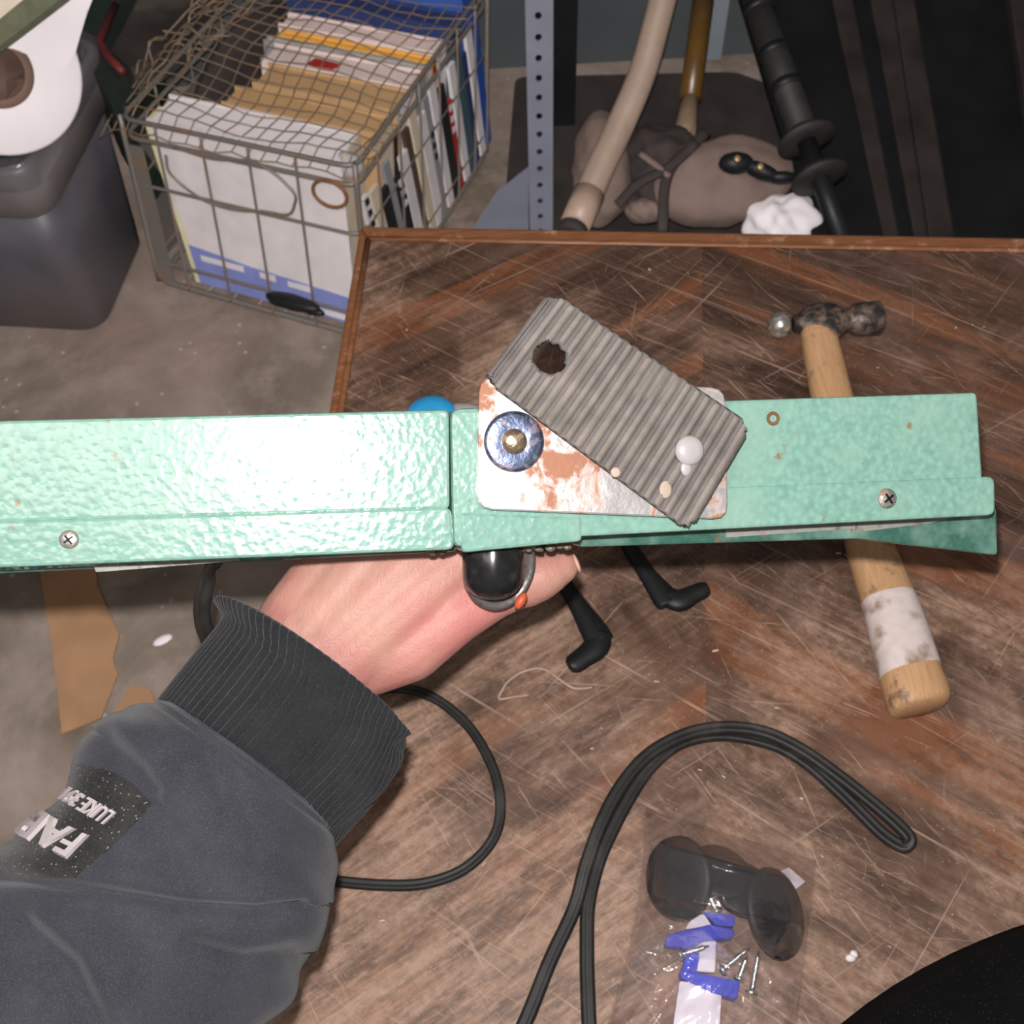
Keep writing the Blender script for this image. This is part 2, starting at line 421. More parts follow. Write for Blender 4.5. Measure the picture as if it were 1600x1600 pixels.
for nm, c in dict(b_blue=(.02, .07, .30), b_navy=(.02, .035, .12), b_white=(.66, .61, .61), b_cream=(.60, .50, .38), b_tan=(.50, .31, .15), b_orange=(.75, .38, .07), b_red=(.35, .02, .015), b_grey=(.26, .26, .27), b_black=(.012, .012, .014), b_brown=(.085, .05, .03), b_teal=(.05, .09, .12), b_pink=(.68, .55, .52), b_yellow=(.66, .60, .34)).items():
    M[nm] = plain('cover_'+nm[2:], c, .55, var=.1, scale=20)
M['b_band'] = plain('cover_periwinkle', (.20, .235, .52), .55, var=.15, scale=20)

# ------------------------------------------------------------------ setting
def struct(name, vf, mat, **k): return mesh(name, vf, mat, kind='structure', smooth=False, **k)
struct('floor', bx(-2.6, 2.8, -1.2, 2.44, -.06, 0), M['floor'])
wl = struct('wall_back', bx(-2.6, 2.8, 2.34, 2.44, 0, 2.6), M['wall'])
struct('trim_1', bx(.50, .585, 2.325, 2.342, 0, 2.6), M['wall_strip'])

# ------------------------------------------------------------------ table
TZ = .75
tbl = thing('table', 'dark brown wooden table with scratched chevron veneer top under the tools', 'table', (.35, .47, 0))
cBL = at(562, 352, TZ); cBR = at(1600, 370, TZ); lft = at(512, 650, TZ)
dirL = (lft-cBL).normalized(); cFL = cBL + dirL*((cBL.y-.045)/-dirL.y)
dirB = (cBR-cBL).normalized(); cBR = cBL + dirB*1.25; cFR = V((cBR.x-.0, .045, TZ))
def inset(P, d):
    c = sum(P, V())/4; out = []
    for i in range(4):
        a = (P[i-1]-P[i]).normalized(); b = (P[(i+1) % 4]-P[i]).normalized(); out.append(P[i]+(a+b)*d)
    return out
outer = [cFL, cBL, cBR, cFR]; inner = inset(outer, .021); inner[0] += dirB*-.009; inner[1] += dirB*-.009
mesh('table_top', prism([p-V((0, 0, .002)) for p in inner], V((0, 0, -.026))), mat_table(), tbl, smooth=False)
for i in range(4):
    j = (i+1) % 4
    if i == 3: pass
    mesh('edge_moulding', prism([outer[i], outer[j], inner[j], inner[i]], V((0, 0, -.034))), M['wood_edge'], tbl, smooth=False, bevel=.004)
# raised bead beside the moulding
for i in range(3):
    a, b = inner[i], inner[i+1]
    mesh('bead', tube([a+(b-a)*t/6 for t in range(7)], .0035, 8, .002, up=(0, 0, 1)), M['wood_edge'], tbl)
in2 = inset(outer, .06); in3 = inset(outer, .08)
for i in range(4):
    j = (i+1) % 4
    mesh('apron', prism([in2[i]-V((0, 0, .03)), in2[j]-V((0, 0, .03)), in3[j]-V((0, 0, .03)), in3[i]-V((0, 0, .03))], V((0, 0, -.08))), M['wood_edge'], tbl, smooth=False)
    c = in2[i]+(sum(outer, V())/4-in2[i]).normalized()*.03
    mesh('leg', loft([[V((c.x+sx*h, c.y+sy*h, z)) for sx, sy in ((-1, -1), (1, -1), (1, 1), (-1, 1))] for z, h in ((0, .018), (.4, .026), (.72, .03))]), M['wood_edge'], tbl, smooth=False)

# ------------------------------------------------------------------ the green bar tool
nrm = (-ray(500, 760)).normalized()
OB = dz(800, 745, .40)
def ob(x, y, off=0):
    d = ray(x, y); return CAM + d*((OB+nrm*off-CAM).dot(nrm)/d.dot(nrm))
BX = (ob(1200, 745)-ob(400, 745)).normalized(); BY = nrm.cross(BX)   # BY points toward picture top
if BY.dot(UP) < 0: BY = -BY
tool = thing('green_bar_tool', 'long green hammered metal bar tool gripped by the hand above the table', 'tool', ob(800, 830, -.035))
def slab(name, px, top, bot, mat, parent=tool, r=.002, bev=.0012, label=None):
    o = [ob(x, y, top) for x, y in px]
    o = rrect(o, r, 3)
    return mesh(name, prism(o, nrm*(bot-top)), mat, parent, smooth=False, bevel=bev, label=label)
slab('left_cover', [(-70, 659), (702, 640), (703, 795), (-70, 818)], 0, -.028, M['green'])
slab('left_flange', [(-70, 816), (705, 792), (711, 859), (-70, 890)], .0007, -.030, M['green'], r=.003)
slab('right_cover', [(880, 634), (1527, 613), (1536, 748), (880, 775)], -.0025, -.03, M['green'])
slab('right_flange', [(880, 772), (1555, 744), (1556, 805), (880, 840)], -.0018, -.032, M['green'], r=.0035)
slab('bracket', [(704, 638), (912, 630), (912, 836), (708, 856)], -.0015, -.026, M['green'], r=.004, bev=.002)
slab('bracket_lip', [(716, 800), (910, 808), (910, 846), (722, 864)], -.001, -.033, M['green'], r=.002, bev=.002)
slab('base_channel', [(905, 830), (1340, 806), (1558, 792), (1560, 868), (1340, 842), (905, 855)], -.034, -.048, M['green_shaded'])
slab('base_channel', [(-70, 800), (715, 790), (715, 862), (-70, 900)], -.031, -.043, M['green_shaded'])
# aluminium strips showing below the edge
slab('metal_strip', [(146, 884), (370, 869), (376, 876), (150, 894)], -.0275, -.030, M['silver_strip'], r=.0006, bev=0, label='dull silver strip')
slab('metal_strip', [(1132, 824), (1340, 812), (1336, 826), (1134, 840)], -.033, -.0355, M['silver_strip'], r=.0006, bev=0, label='dull silver strip')
slab('metal_strip', [(1340, 814), (1530, 800), (1450, 818), (1336, 832)], -.033, -.0355, M['silver_strip'], r=.0006, bev=0, label='dull silver strip')
def dome(x, y, off, rpx, h, mat, parent=tool, name='screw', label=None, slot=False):
    c = ob(x, y, off); r = (ob(x+rpx, y, off)-c).length
    o = mesh(name, revolve(c, nrm, [(-.002, r), (0, r), (h*.45, r*.93), (h*.8, r*.7), (h, r*.35), (h*1.02, .0001)], 20), mat, parent, label=label)
    if slot:
        d = (BX*.8+BY*.6); e = nrm.cross(d)
        mesh('slot', join(box(c+nrm*h, d*r*.55, e*r*.09, nrm*.0005), box(c+nrm*h, e*r*.55, d*r*.09, nrm*.0005)), M['black_matte'], o, smooth=False)
    return o
dome(108, 843, .0007, 16, .0012, M['screw'], name='screw', slot=True)
dome(1386, 779, -.0018, 15, .0014, M['screw'], name='screw', slot=True)
# small rust pit holes in the bracket and cover
for x, y, r in ((737, 722, 11), (735, 690, 7), (1208, 654, 8)):
    c = ob(x, y, -.0022); rr = (ob(x+r, y)-ob(x, y)).length
    mesh('pit', tube([c+(BX*math.cos(t*.5236)+BY*math.sin(t*.5236))*rr for t in range(12)], .0007, 6, closed=True), M['rust'], tool)
# tinned plate and pivoting rubber pad
pl = slab('latch_plate', [(749, 588), (1134, 606), (1138, 812), (745, 796)], .0045, .0015, M['plate'], r=.0062, bev=.0007, label='tinned steel plate with brown rust stains')
c = ob(803, 690, .0045)
sc = (ob(900, 690)-ob(800, 690)).length/100
mesh('washer', revolve(c, nrm, [(0, 46*sc), (.0005, 46*sc), (.0011, 40*sc), (.0007, 22*sc), (.0007, .0001)], 36), M['washer'], pl, label='blued round spring washer')
mesh('washer_rivet', revolve(c, nrm, [(0, 20*sc), (.0016, 19*sc), (.0028, 13*sc), (.0032, 5*sc), (.0033, .0001)], 20), M['brass'], pl)
A, B, C2, D = (866, 456), (1176, 664), (1078, 832), (760, 596)
T0, T1 = .017, .0125
def padpt(u, v, off):   # u along the long side, v across
    x = (A[0]*(1-u)+B[0]*u)*(1-v)+(D[0]*(1-u)+C2[0]*u)*v
    y = (A[1]*(1-u)+B[1]*u)*(1-v)+(D[1]*(1-u)+C2[1]*u)*v
    return ob(x, y, off)
def pad_mesh():
    nu, nv = 190, 60; hu, hv, hr = .148, .50, .072
    asp = .52
    vs, fs, idx = [], [], {}
    def inside(u, v):
        cu, cv = .055, .055/asp
        for du, dv in ((u, v), (1-u, v), (u, 1-v), (1-u, 1-v)):
            k = 1.0 if du == 1-u else .8
            if du/(cu*k)+dv/(cv*k) < .85: return False
        return True
    for i in range(nu+1):
        for j in range(nv+1):
            u, v = i/nu, j/nv
            du, dv = (u-hu), (v-hv)*asp
            d = math.hypot(du, dv)
            if d < hr: continue
            if not inside(u, v): continue
            ph = u*20.5
            h = .0014*(.5+.5*math.cos(2*math.pi*ph))**.8
            h *= min(1, min(v, 1-v)/.02)*min(1, min(u, 1-u)/.01)
            idx[i, j] = len(vs); vs.append((u, v, T0-.0014+h))
    cells = {}
    for (i, j) in idx:
        q = [(i, j), (i+1, j), (i+1, j+1), (i, j+1)]
        if all(k in idx for k in q): cells[i, j] = q
    for (i, j) in list(idx):        # pull the rim of the hole onto a true circle
        u, v, h = vs[idx[i, j]]
        du, dv = (u-hu), (v-hv)*asp; d = math.hypot(du, dv)
        if d < hr*1.25 and not all(k in cells for k in ((i, j), (i-1, j), (i, j-1), (i-1, j-1))):
            vs[idx[i, j]] = (hu+du/d*hr, hv+dv/d*hr/asp, T0-.0012)
    fs = [tuple(idx[k] for k in q) for q in cells.values()]
    used = sorted({k for f in fs for k in f}); mp = {k: n for n, k in enumerate(used)}
    vs = [padpt(*vs[k]) for k in used]; fs = [tuple(mp[k] for k in f) for f in fs]
    return vs, fs
pv, pf = pad_mesh()
pad = mesh('rubber_pad', (pv, pf), M['rubber_pad'], tool, label='grey ribbed rubber pad with a round hole, turned askew')
pad.data.materials.append(M['pad_dust'])
for p in pad.data.polygons:      # pale dust sits on the crests of the ribs
    if sum((pad.data.vertices[k].co+LOC[pad.name]-OB).dot(nrm) for k in p.vertices)/len(p.vertices) > T0-.00055: p.material_index = 1
sm = pad.modifiers.new('thick', 'SOLIDIFY'); sm.thickness = .0045; sm.offset = -1 if (pad.data.polygons[100].normal.dot(nrm) > 0) else 1
rv = ob(1077, 704, T0); r = 23*sc
mesh('pad_rivet', revolve(rv, nrm, [(-.012, r*.5), (-.0005, r*.5), (-.0004, r), (.0008, r*.97), (.0018, r*.8), (.0024, r*.45), (.0026, .0001)], 24), M['rivet'], pad, label='pale grey rivet head')
mesh('bead_of_glue', ellipsoid(ob(1072, 732, T0), BX*.0022, BY*.003, nrm*.0008), M['rivet'], pad)
mesh('mud_spot', join(ellipsoid(ob(962, 738, T0), BX*.002, BY*.002, nrm*.0006), ellipsoid(ob(1040, 765, T0-.0004), BX*.0025, BY*.0035, nrm*.0006)), M['chip'], pad)
# weld crumbs below the bracket
ws = []
for i in range(22):
    x = random.choice([random.uniform(660, 745), random.uniform(815, 900)]); y = 862-(x-700)*.035+random.uniform(-3, 3)
    rr = random.uniform(.0007, .0018)
    ws.append(ellipsoid(ob(x, y, -.028), BX*rr*1.5, BY*rr, nrm*rr, 8, 5))
ob_w = mesh('weld_bead', join(*ws), M['weld'], tool, kind='stuff')
# black knob on the lower side, with its guard ring
k0 = ob(770, 820, -.030); kd = -BY
kr = (ob(823, 830, -.03)-ob(729, 830, -.03)).length/2
kl = (ob(772, 937, -.03)-k0).length
knob = mesh('knob', revolve(k0, kd, [(0, kr*.9), (.002, kr)]+[(kl-kr*.75+math.sin(t)*kr*.75, kr*math.cos(t)) for t in (0, .3, .6, .9, 1.15, 1.4, 1.55)], 32), M['black_gloss'], tool, label='glossy black round-ended knob')
mesh('collar', revolve(k0+kd*.0065, kd, [(0, kr*1.02), (.0004, kr*1.05), (.0014, kr*1.05), (.0018, kr)], 28), M['weld'], knob)
rc = ob(780, 884, -.047); rR = (ob(836, 880, -.047)-rc).length
rn = (nrm*.85-BY*.25+BX*.3).normalized()
ru = (BX-rn*BX.dot(rn)).normalized(); rw = rn.cross(ru)
ringo = mesh('guard_ring', tube([rc+(ru*math.cos(2*math.pi*t/36)*.92+rw*math.sin(2*math.pi*t/36)*1.12)*rR for t in range(36)], .0025, 10, .0045, up=rn, closed=True), M['ring'], tool, label='grey metal guard ring with an orange mark')
def ringp(px, py): return ob(px, py, -.047)
mesh('orange_mark', ellipsoid(ringp(811, 937)+nrm*.0040, (BX*.5+BY*.85).normalized()*.0042, (BX*.85-BY*.5).normalized()*.0022, nrm*.0022, 12, 7), M['orange'], ringo, label='orange paint mark')
# grip underneath, inside the fist
g0, g1 = dz(400, 800, .520), dz(925, 785, .545)
mesh('grip', tube([g0, g0+(g1-g0)*.5, g1], .0125, 16), M['black_matte'], tool)
mesh('grip_post', tube([ob(405, 790, -.03), g0], .008, 12), M['green_shaded'], tool)
mesh('grip_post', tube([ob(905, 780, -.03), g1], .008, 12), M['green_shaded'], tool)

# ------------------------------------------------------------------ the person: hand, sleeve, trousers
per = thing('person', 'person in slate grey sweatshirt and black trousers, left hand gripping the green bar', 'person', (-.05, -.1, 0))
def hp(x, y, Z): return dz(x, y, Z)
caps = []
def chain(pts, seg=14):
    for (a, ra), (b, rb) in zip(pts[:-1], pts[1:]): caps.append(capsule(hp(*a), hp(*b), ra, rb, seg))
# forearm and wrist
for o, r1 in ((-34, .0185), (34, .0185), (0, .0205)):
    dxp, dyp = .69*o, .72*o
    chain([((300+dxp, 1300+dyp, .452), .026), ((418+dxp, 1120+dyp, .470), r1), ((490+dxp, 1010+dyp, .479), r1)])
# metacarpals: wrist -> knuckle (pinky, ring, middle, index)
chain([((455, 975, .481), .017), ((545, 850, .485), .0155), ((610, 760, .489), .0125)])
chain([((480, 990, .479), .0185), ((590, 860, .481), .017), ((680, 768, .486), .013)])
chain([((505, 1010, .478), .019), ((625, 890, .479), .0175), ((738, 782, .485), .0135)])
chain([((530, 1035, .478), .0195), ((650, 930, .479), .018), ((775, 820, .486), .0135)])
# thumb: thenar, joint, tip
chain([((555, 1052, .481), .0135), ((640, 1012, .481), .0165), ((708, 962, .480), .0145), ((770, 930, .484), .0120), ((836, 904, .487), .0108), ((876, 886, .489), .0088)])
chain([((600, 1010, .482), .019), ((690, 900, .488), .016)])
for x, y, Z, rr_ in ((822, 910, .4862, .0122), (838, 903, .487, .0121), (853, 896, .4876, .0110)): caps.append(capsule(hp(x-2, y+1, Z), hp(x+2, y-1, Z), rr_, rr_, 14))
# fingers curl over the far side of the grip
for kx, ky, kz, s, r in ((775, 820, .486, 1, .0105), (738, 782, .485, 1.05, .0108), (680, 768, .486, 1.0, .0102), (610, 760, .489, .85, .0088)):
    ex, ey = 35*s, -42*s
    chain([((kx, ky, kz), r+.002), ((kx+ex, ky+ey*1.1, kz+.028*s), r), ((kx+ex*.9, ky+ey*.5, kz+.052*s), r*.92), ((kx+ex*.55, ky+ey*-.35, kz+.060*s), r*.8)], 12)
body = mesh('body', join(*caps), M['skin'], per)
rm = body.modifiers.new('skin', 'REMESH'); rm.mode = 'VOXEL'; rm.voxel_size = .0013; rm.use_smooth_shade = True
sm = body.modifiers.new('smooth', 'SMOOTH'); sm.factor = .5; sm.iterations = 16
sm.show_viewport = True
tn = hp(901, 880, .489)
mesh('thumbnail', ellipsoid(tn, (UP*.9-RT*.35)*.0052, FW*.0048, RT*.0013+UP*.0004, 14, 7), M['nail'], body)

def sil(pL, pR, Z, th, bulge, seg=64, rib=0, fold=None, nrib=0, phase=0.):
    """ring through two silhouette pixels; near side bulges toward the hand by some pixels"""
    a0, a1 = dz(*pL, Z), dz(*pR, Z); c = (a0+a1)/2; a = (a1-a0)/2
    hd = (RT*.62+UP*.68)
    ring = []
    for k in range(seg):
        t = 2*math.pi*k/seg
        d = a*math.cos(t) + (-FW*(th/2)+hd*(bulge/FPX*Z))*math.sin(t)
        s = 1
        if rib: s += rib*math.cos(nrib*t+phase)
        ring.append(c+d*s)
    return ring
def interp(keys, n):
    out = []
    K = [V((*k[0], *k[1])) if False else list(k[0])+list(k[1])+[k[2], k[3], k[4]] for k in keys]
    for i in range(len(K)-1):
        p0 = K[max(i-1, 0)]; p1 = K[i]; p2 = K[i+1]; p3 = K[min(i+2, len(K)-1)]
        for q in range(n):
            t = q/n
            out.append([.5*(2*b+(c-a)*t+(2*a-5*b+4*c-d)*t*t+(3*b-a-3*c+d)*t**3) for a, b, c, d in zip(p0, p1, p2, p3)])
    out.append(K[-1]); return out
slv_keys = [((262, 1098), (516, 1285), .447, .078, 62), ((224, 1100), (524, 1318), .447, .092, 66), ((180, 1116), (524, 1372), .446, .104, 66), ((140, 1160), (512, 1432), .444, .108, 60), ((100, 1228), (478, 1515), .440, .110, 54),
            ((44, 1286), (440, 1572), .434, .112, 48), ((-10, 1340), (400, 1640), .428, .115, 40), ((-130, 1440), (350, 1760), .415, .12, 30), ((-260, 1560), (260, 1900), .40, .125, 20)]
random.seed(3)
SEG = 220
def proj(p):
    v = p-CAM; z = v.dot(FW); return 800+FPX*v.dot(RT)/z, 800-FPX*v.dot(UP)/z
def pdist(x, y, L):
    best = (1e9, 0)
    for (x0, y0), (x1, y1) in zip(L[:-1], L[1:]):
        dx, dy = x1-x0, y1-y0; t = min(1, max(0, ((x-x0)*dx+(y-y0)*dy)/(dx*dx+dy*dy)))
        ex_, ey_ = x-x0-dx*t, y-y0-dy*t; d = math.hypot(ex_, ey_)
        if d < best[0]: best = (d, math.copysign(d, dx*ey_-dy*ex_))
    return best[1]
FOLDS = [([(-60, 1368), (60, 1378), (160, 1392), (280, 1412), (400, 1420), (470, 1412)], 9, 26, .0042), ([(322, 1160), (338, 1210), (352, 1262), (380, 1310)], 20, 44, .0040), ([(40, 1450), (110, 1510), (150, 1600)], 24, 46, .0045), ([(300, 1480), (380, 1500), (450, 1490)], 18, 40, .0030), ([(170, 1160), (215, 1200), (240, 1235)], 16, 36, .0028)]
rings = []
for i, k in enumerate(interp(slv_keys, 20)):
    r = sil((k[0], k[1]), (k[2], k[3]), k[4], k[5], k[6], SEG)
    c = sum(r, V())/SEG
    for j in range(SEG):
        t = 2*math.pi*j/SEG; u = i/160
        # soft folds of the cloth
        f = .020*math.sin(3*t+14*u)*min(1, u*4) + .016*math.sin(5*t-22*u+1) + .012*math.sin(2*t+31*u+2) + .05*math.exp(-((u-.36-.16*math.cos(t+.4))/.035)**2)*(-.55) + .04*math.exp(-((u-.62+.1*math.cos(t-.5))/.05)**2)*(-.5)
        f += .02*math.exp(-((u-.05)/.02)**2) - .02*math.exp(-((u-.085)/.012)**2)
        p = c+(r[j]-c)*(1+f)
        if math.sin(t) > -.2:
            x, y = proj(p); g = 0
            for L, w0, w1, am in FOLDS:
                d = pdist(x, y, L); g += am*(-math.exp(-(d/w0)**2)+.8*math.exp(-((d+w1)/w1)**2))
            p = p+(r[j]-c).normalized()*g
        r[j] = p
    rings.append(r)
sl_vf = loft(rings)
sleeve = mesh('sweatshirt_sleeve', sl_vf, M['sleeve'], per, label='slate grey fleece sleeve', sub=0)
bvh_vs = sl_vf[0]
bvh = BVHTree.FromPolygons(bvh_vs, [f for f in sl_vf[1] if len(f) == 4])
# ribbed cuff: lower band, fold ridge, flared opening
cuff_keys = [((215, 1140), (515, 1330), .447, .066, 40), ((246, 1098), (538, 1298), .449, .072, 60), ((292, 1040), (585, 1252), .453, .070, 58), ((333, 990), (616, 1200), .457, .071, 52), ((350, 968), (624, 1172), .459, .076, 46), ((341, 950), (634, 1156), .4605, .078, 54), ((336, 938), (634, 1148), .462, .078, 64), ((350, 940), (622, 1146), .464, .072, 60), ((372, 960), (605, 1140), .466, .064, 40), ((392, 985), (590, 1150), .466, .058, 10)]
CS = 960; rings = []
ck = interp(cuff_keys, 9)
for i, k in enumerate(ck):
    amp = .014 if 3 < i < 58 else .004
    r = sil((k[0], k[1]), (k[2], k[3]), k[4], k[5], k[6], CS)
    c = sum(r, V())/CS
    for j in range(CS):
        t = 2*math.pi*j/CS
        s = amp*3.0*(abs(math.cos(36*t))**.45-.6)
        # crumpling of the loose right-hand side
        s += .028*math.sin(9*t+i*.22)*math.exp(-(((t+math.pi) % (2*math.pi)-math.pi-.15)/.55)**2)*min(1, i/10)
        # seam ridge around the band and pinched right side
        s += .014*math.exp(-((i-33-2.5*math.sin(t))/1.6)**2)
        r[j] = c+(r[j]-c)*(1+s)
    rings.append(r)
mesh('cuff', loft(rings, cap=False), M['rib'], per, label='charcoal ribbed cuff')

# printed patch with lettering on the sleeve
def onsleeve(x, y, lift):
    d = ray(x, y).normalized(); h, n, i, q = bvh.ray_cast(CAM, d)
    if h is None: return None
    if n.dot(d) > 0: n = -n
    return h+n*lift
def patch_mesh(poly, lift, step=5):
    xs = [p[0] for p in poly]; ys = [p[1] for p in poly]
    def ins(x, y):
        r = False
        for i in range(len(poly)):
            (x0, y0), (x1, y1) = poly[i-1], poly[i]
            if (y0 > y) != (y1 > y) and x < (x1-x0)*(y-y0)/(y1-y0)+x0: r = not r
        return r
    vs, fs, idx = [], [], {}
    for i in range(int((max(xs)-min(xs))/step)+2):
        for j in range(int((max(ys)-min(ys))/step)+2):
            x, y = min(xs)+i*step, min(ys)+j*step
            if ins(x, y):
                p = onsleeve(x, y, lift)
                if p is not None: idx[i, j] = len(vs); vs.append(p)
    for (i, j) in list(idx):
        q = [(i, j), (i+1, j), (i+1, j+1), (i, j+1)]
        k = [idx[z] for z in q if z in idx]
        if len(k) >= 3: fs.append(tuple(k))
    return vs, fs
pt = mesh('print_patch', patch_mesh([(120, 1190), (150, 1199), (172, 1202), (205, 1221), (240, 1256), (218, 1282), (196, 1306), (160, 1338), (118, 1372), (60, 1372), (0, 1368), (-60, 1368), (-60, 1240)], .0005, 4), M['patch'], sleeve, label='black printed patch')
def text_mesh(body, px0, d, up, lift, thick):
    """flat letters mapped onto the sleeve: px0 baseline start, d = baseline vector of whole text, up = letter height vector (pixels)"""
    cu = bpy.data.curves.new('letters', 'FONT'); cu.body = body; cu.fill_mode = 'BOTH'; cu.resolution_u = 3
    try: cu.offset = .018
    except Exception: pass
    to = bpy.data.objects.new('letters_tmp', cu); COL.objects.link(to)
    dg = bpy.context.evaluated_depsgraph_get(); me = bpy.data.meshes.new_from_object(to.evaluated_get(dg))
    bpy.data.objects.remove(to)
    bm = bmesh.new(); bm.from_mesh(me); bmesh.ops.triangulate(bm, faces=bm.faces)
    for _ in range(3):
        ed = [e for e in bm.edges if e.calc_length() > .16]
        if not ed: break
        bmesh.ops.subdivide_edges(bm, edges=ed, cuts=1); bmesh.ops.triangulate(bm, faces=bm.faces)
    bmesh.ops.remove_doubles(bm, verts=bm.verts, dist=.0005)
    W = max(v.co.x for v in bm.verts); X0 = min(v.co.x for v in bm.verts); H = max(v.co.y for v in bm.verts)
    bm.verts.index_update()
    vs, ok = [], []
    for v in bm.verts:
        u = (v.co.x-X0)/(W-X0); h = v.co.y/H
        p = onsleeve(px0[0]+d[0]*u+up[0]*h, px0[1]+d[1]*u+up[1]*h, lift)
        ok.append(p is not None); vs.append(p if p is not None else V((0, 0, 0)))
    fs = [tuple(v.index for v in f.verts) for f in bm.faces if all(ok[v.index] for v in f.verts)]
    used = sorted({i for f in fs for i in f}); mp = {a: b for b, a in enumerate(used)}
    vs = [vs[i] for i in used]; fs = [tuple(mp[i] for i in f) for f in fs]
    bm.free()
    o = mesh('lettering', (vs, fs), M['print'], sleeve, smooth=False, label='pale raised lettering')
    s = o.modifiers.new('thick', 'SOLIDIFY'); s.thickness = thick; s.offset = 0
    return o
text_mesh('LUKE 391', (183, 1271), (-70, -40), (-20, 18), .0011, .0012)
text_mesh('FAB', (141, 1306), (-84, -40), (-36, 38), .0013, .0022)

# trousers: hip and thigh leaning on the table edge
trk = [((.42, -.16, 1.06), .32, .19), ((.41, -.10, .98), .335, .205), ((.40, -.07, .90), .34, .21), ((.40, -.085, .83), .33, .18), ((.40, -.11, .785), .31, .145), ((.41, -.14, .73), .24, .155), ((.45, -.16, .55), .12, .13), ((.46, -.16, .30), .095, .11), ((.46, -.16, .05), .085, .10)]
rings = []
for (c, rx, ry) in trk:
    rings.append([V(c)+V((rx*math.cos(2*math.pi*k/48), ry*math.sin(2*math.pi*k/48), 0)) for k in range(48)])
mesh('trousers', loft(rings), M['trousers'], per, sub=1, label='black fleece trousers')

# ------------------------------------------------------------------ hammer on the table
def tp(x, y, h=0): return at(x, y, TZ+h)
ham = thing('ball_peen_hammer', 'ball peen hammer with white-banded wooden handle lying under the bar', 'hammer', tp(1340, 800))
def pairs(keys, n=6, seg=24, ratio=.8, lift=None, pw=2.4):
    out = []
    for pL, pR, hz in keys:
        a, b = at(*pL, TZ+hz), at(*pR, TZ+hz); out.append(((a+b)/2, (b-a)/2))
    C = catmull([c for c, a in out], n); Aa = catmull([a for c, a in out], n); rings = []
    for c, a in zip(C, Aa):
        r = a.length; ring = []
        for k in range(seg):
            t = 2*math.pi*k/seg; cx, sx = math.cos(t), math.sin(t)
            f = lambda q: math.copysign(abs(q)**(2/pw), q)
            ring.append(c+a*f(cx)+V((0, 0, 1))*(r*ratio*f(sx)))
        rings.append(ring)
    return rings
hk = [((1250, 500), (1302, 497), .020), ((1254, 540), (1310, 535), .018), ((1268, 620), (1330, 614), .016), ((1290, 700), (1348, 694), .016), ((1312, 790), (1372, 782), .016), ((1324, 860), (1394, 850), .017), ((1344, 930), (1423, 917), .019), ((1362, 1000), (1449, 985), .020), ((1376, 1060), (1468, 1042), .020), ((1386, 1098), (1481, 1078), .020), ((1392, 1112), (1482, 1094), .019), ((1400, 1116), (1474, 1102), .018)]
hr = pairs(hk, 6)
mesh('handle', loft(hr), M['handle'], ham, label='pale hickory handle, grubby toward the butt')
def band_sub(R, i0, i1, sc):
    out = []
    for i in range(i0, i1+1):
        c = sum(R[i], V())/len(R[i]); out.append([c+(p-c)*sc for p in R[i]])
    return out
bd = band_sub(hr, 37, 48, 1.012)
mesh('paint_band', loft(bd, cap=False), M['paint_band'], ham, label='flaking white paint band')
h0 = tp(1212, 508, .022); h1 = tp(1372, 497, .022); hd = (h1-h0).normalized(); hl = (h1-h0).length
def px2m(n, x=1280, y=495): return (tp(x+n, y)-tp(x, y)).length
u = px2m(1)
hz = V((0, 0, 1)); hs = hd.cross(hz)
mesh('peen_ball', revolve(h0-hd*12*u, hd, [(0, 4*u), (2*u, 11*u), (7*u, 17*u), (14*u, 20.5*u), (22*u, 21*u), (28*u, 18*u), (32*u, 15*u)], 24), M['hammer_bright'], ham, label='bright worn steel ball')
hb = []
for d, ra, rb in ((28, 13, 13), (36, 15, 15), (46, 25, 19), (60, 33, 22), (76, 35, 24), (92, 32, 22), (104, 22, 18), (112, 17, 17), (118, 23, 23), (126, 25.5, 25.5), (150, 26.5, 26.5), (158, 26, 26), (161, 23, 23)):
    hb.append((h0+hd*d*u, ra*u, rb*u))
mesh('hammer_head', tube([p for p, a, b in hb], [a for p, a, b in hb], 24, [b for p, a, b in hb], up=hz), M['hammer_iron'], ham, label='dark forged iron head')

# ------------------------------------------------------------------ cables
def cable(name, pts, ra, rb, label, cat, up=(0, 0, 1), loc=None, n=10):
    P = catmull(pts, n)
    pr = lambda a: 1-.34*math.exp(-((abs(math.sin(a))-1)/.10)**2)   # groove of a twin flex
    return mesh(name, tube(P, ra, 28, rb, up=up, prof=pr), M['cable'], None, loc if loc is not None else pts[0], label=label, cat=cat)
c1 = [ob(345, 868, -.042), dz(330, 890, .452), dz(318, 930, .462), dz(316, 965, .47), dz(328, 1000, .482), dz(362, 1050, .51), dz(400, 1160, .58), tp(380, 1300, .10), tp(425, 1365, .004), tp(525, 1377, .0035), tp(600, 1383, .0035), tp(665, 1380, .0035), tp(725, 1358, .0035), tp(768, 1315, .0035), tp(782, 1265, .0035), tp(772, 1205, .0035), tp(740, 1145, .0035), tp(700, 1105, .0035), tp(660, 1083, .0035), tp(615, 1075, .0035), tp(560, 1080, .0035), tp(540, 1060, .0035)]
cable('power_cord', c1, .0042, .0033, 'thin black cord looping on the table beside the sweatshirt cuff', 'cord')
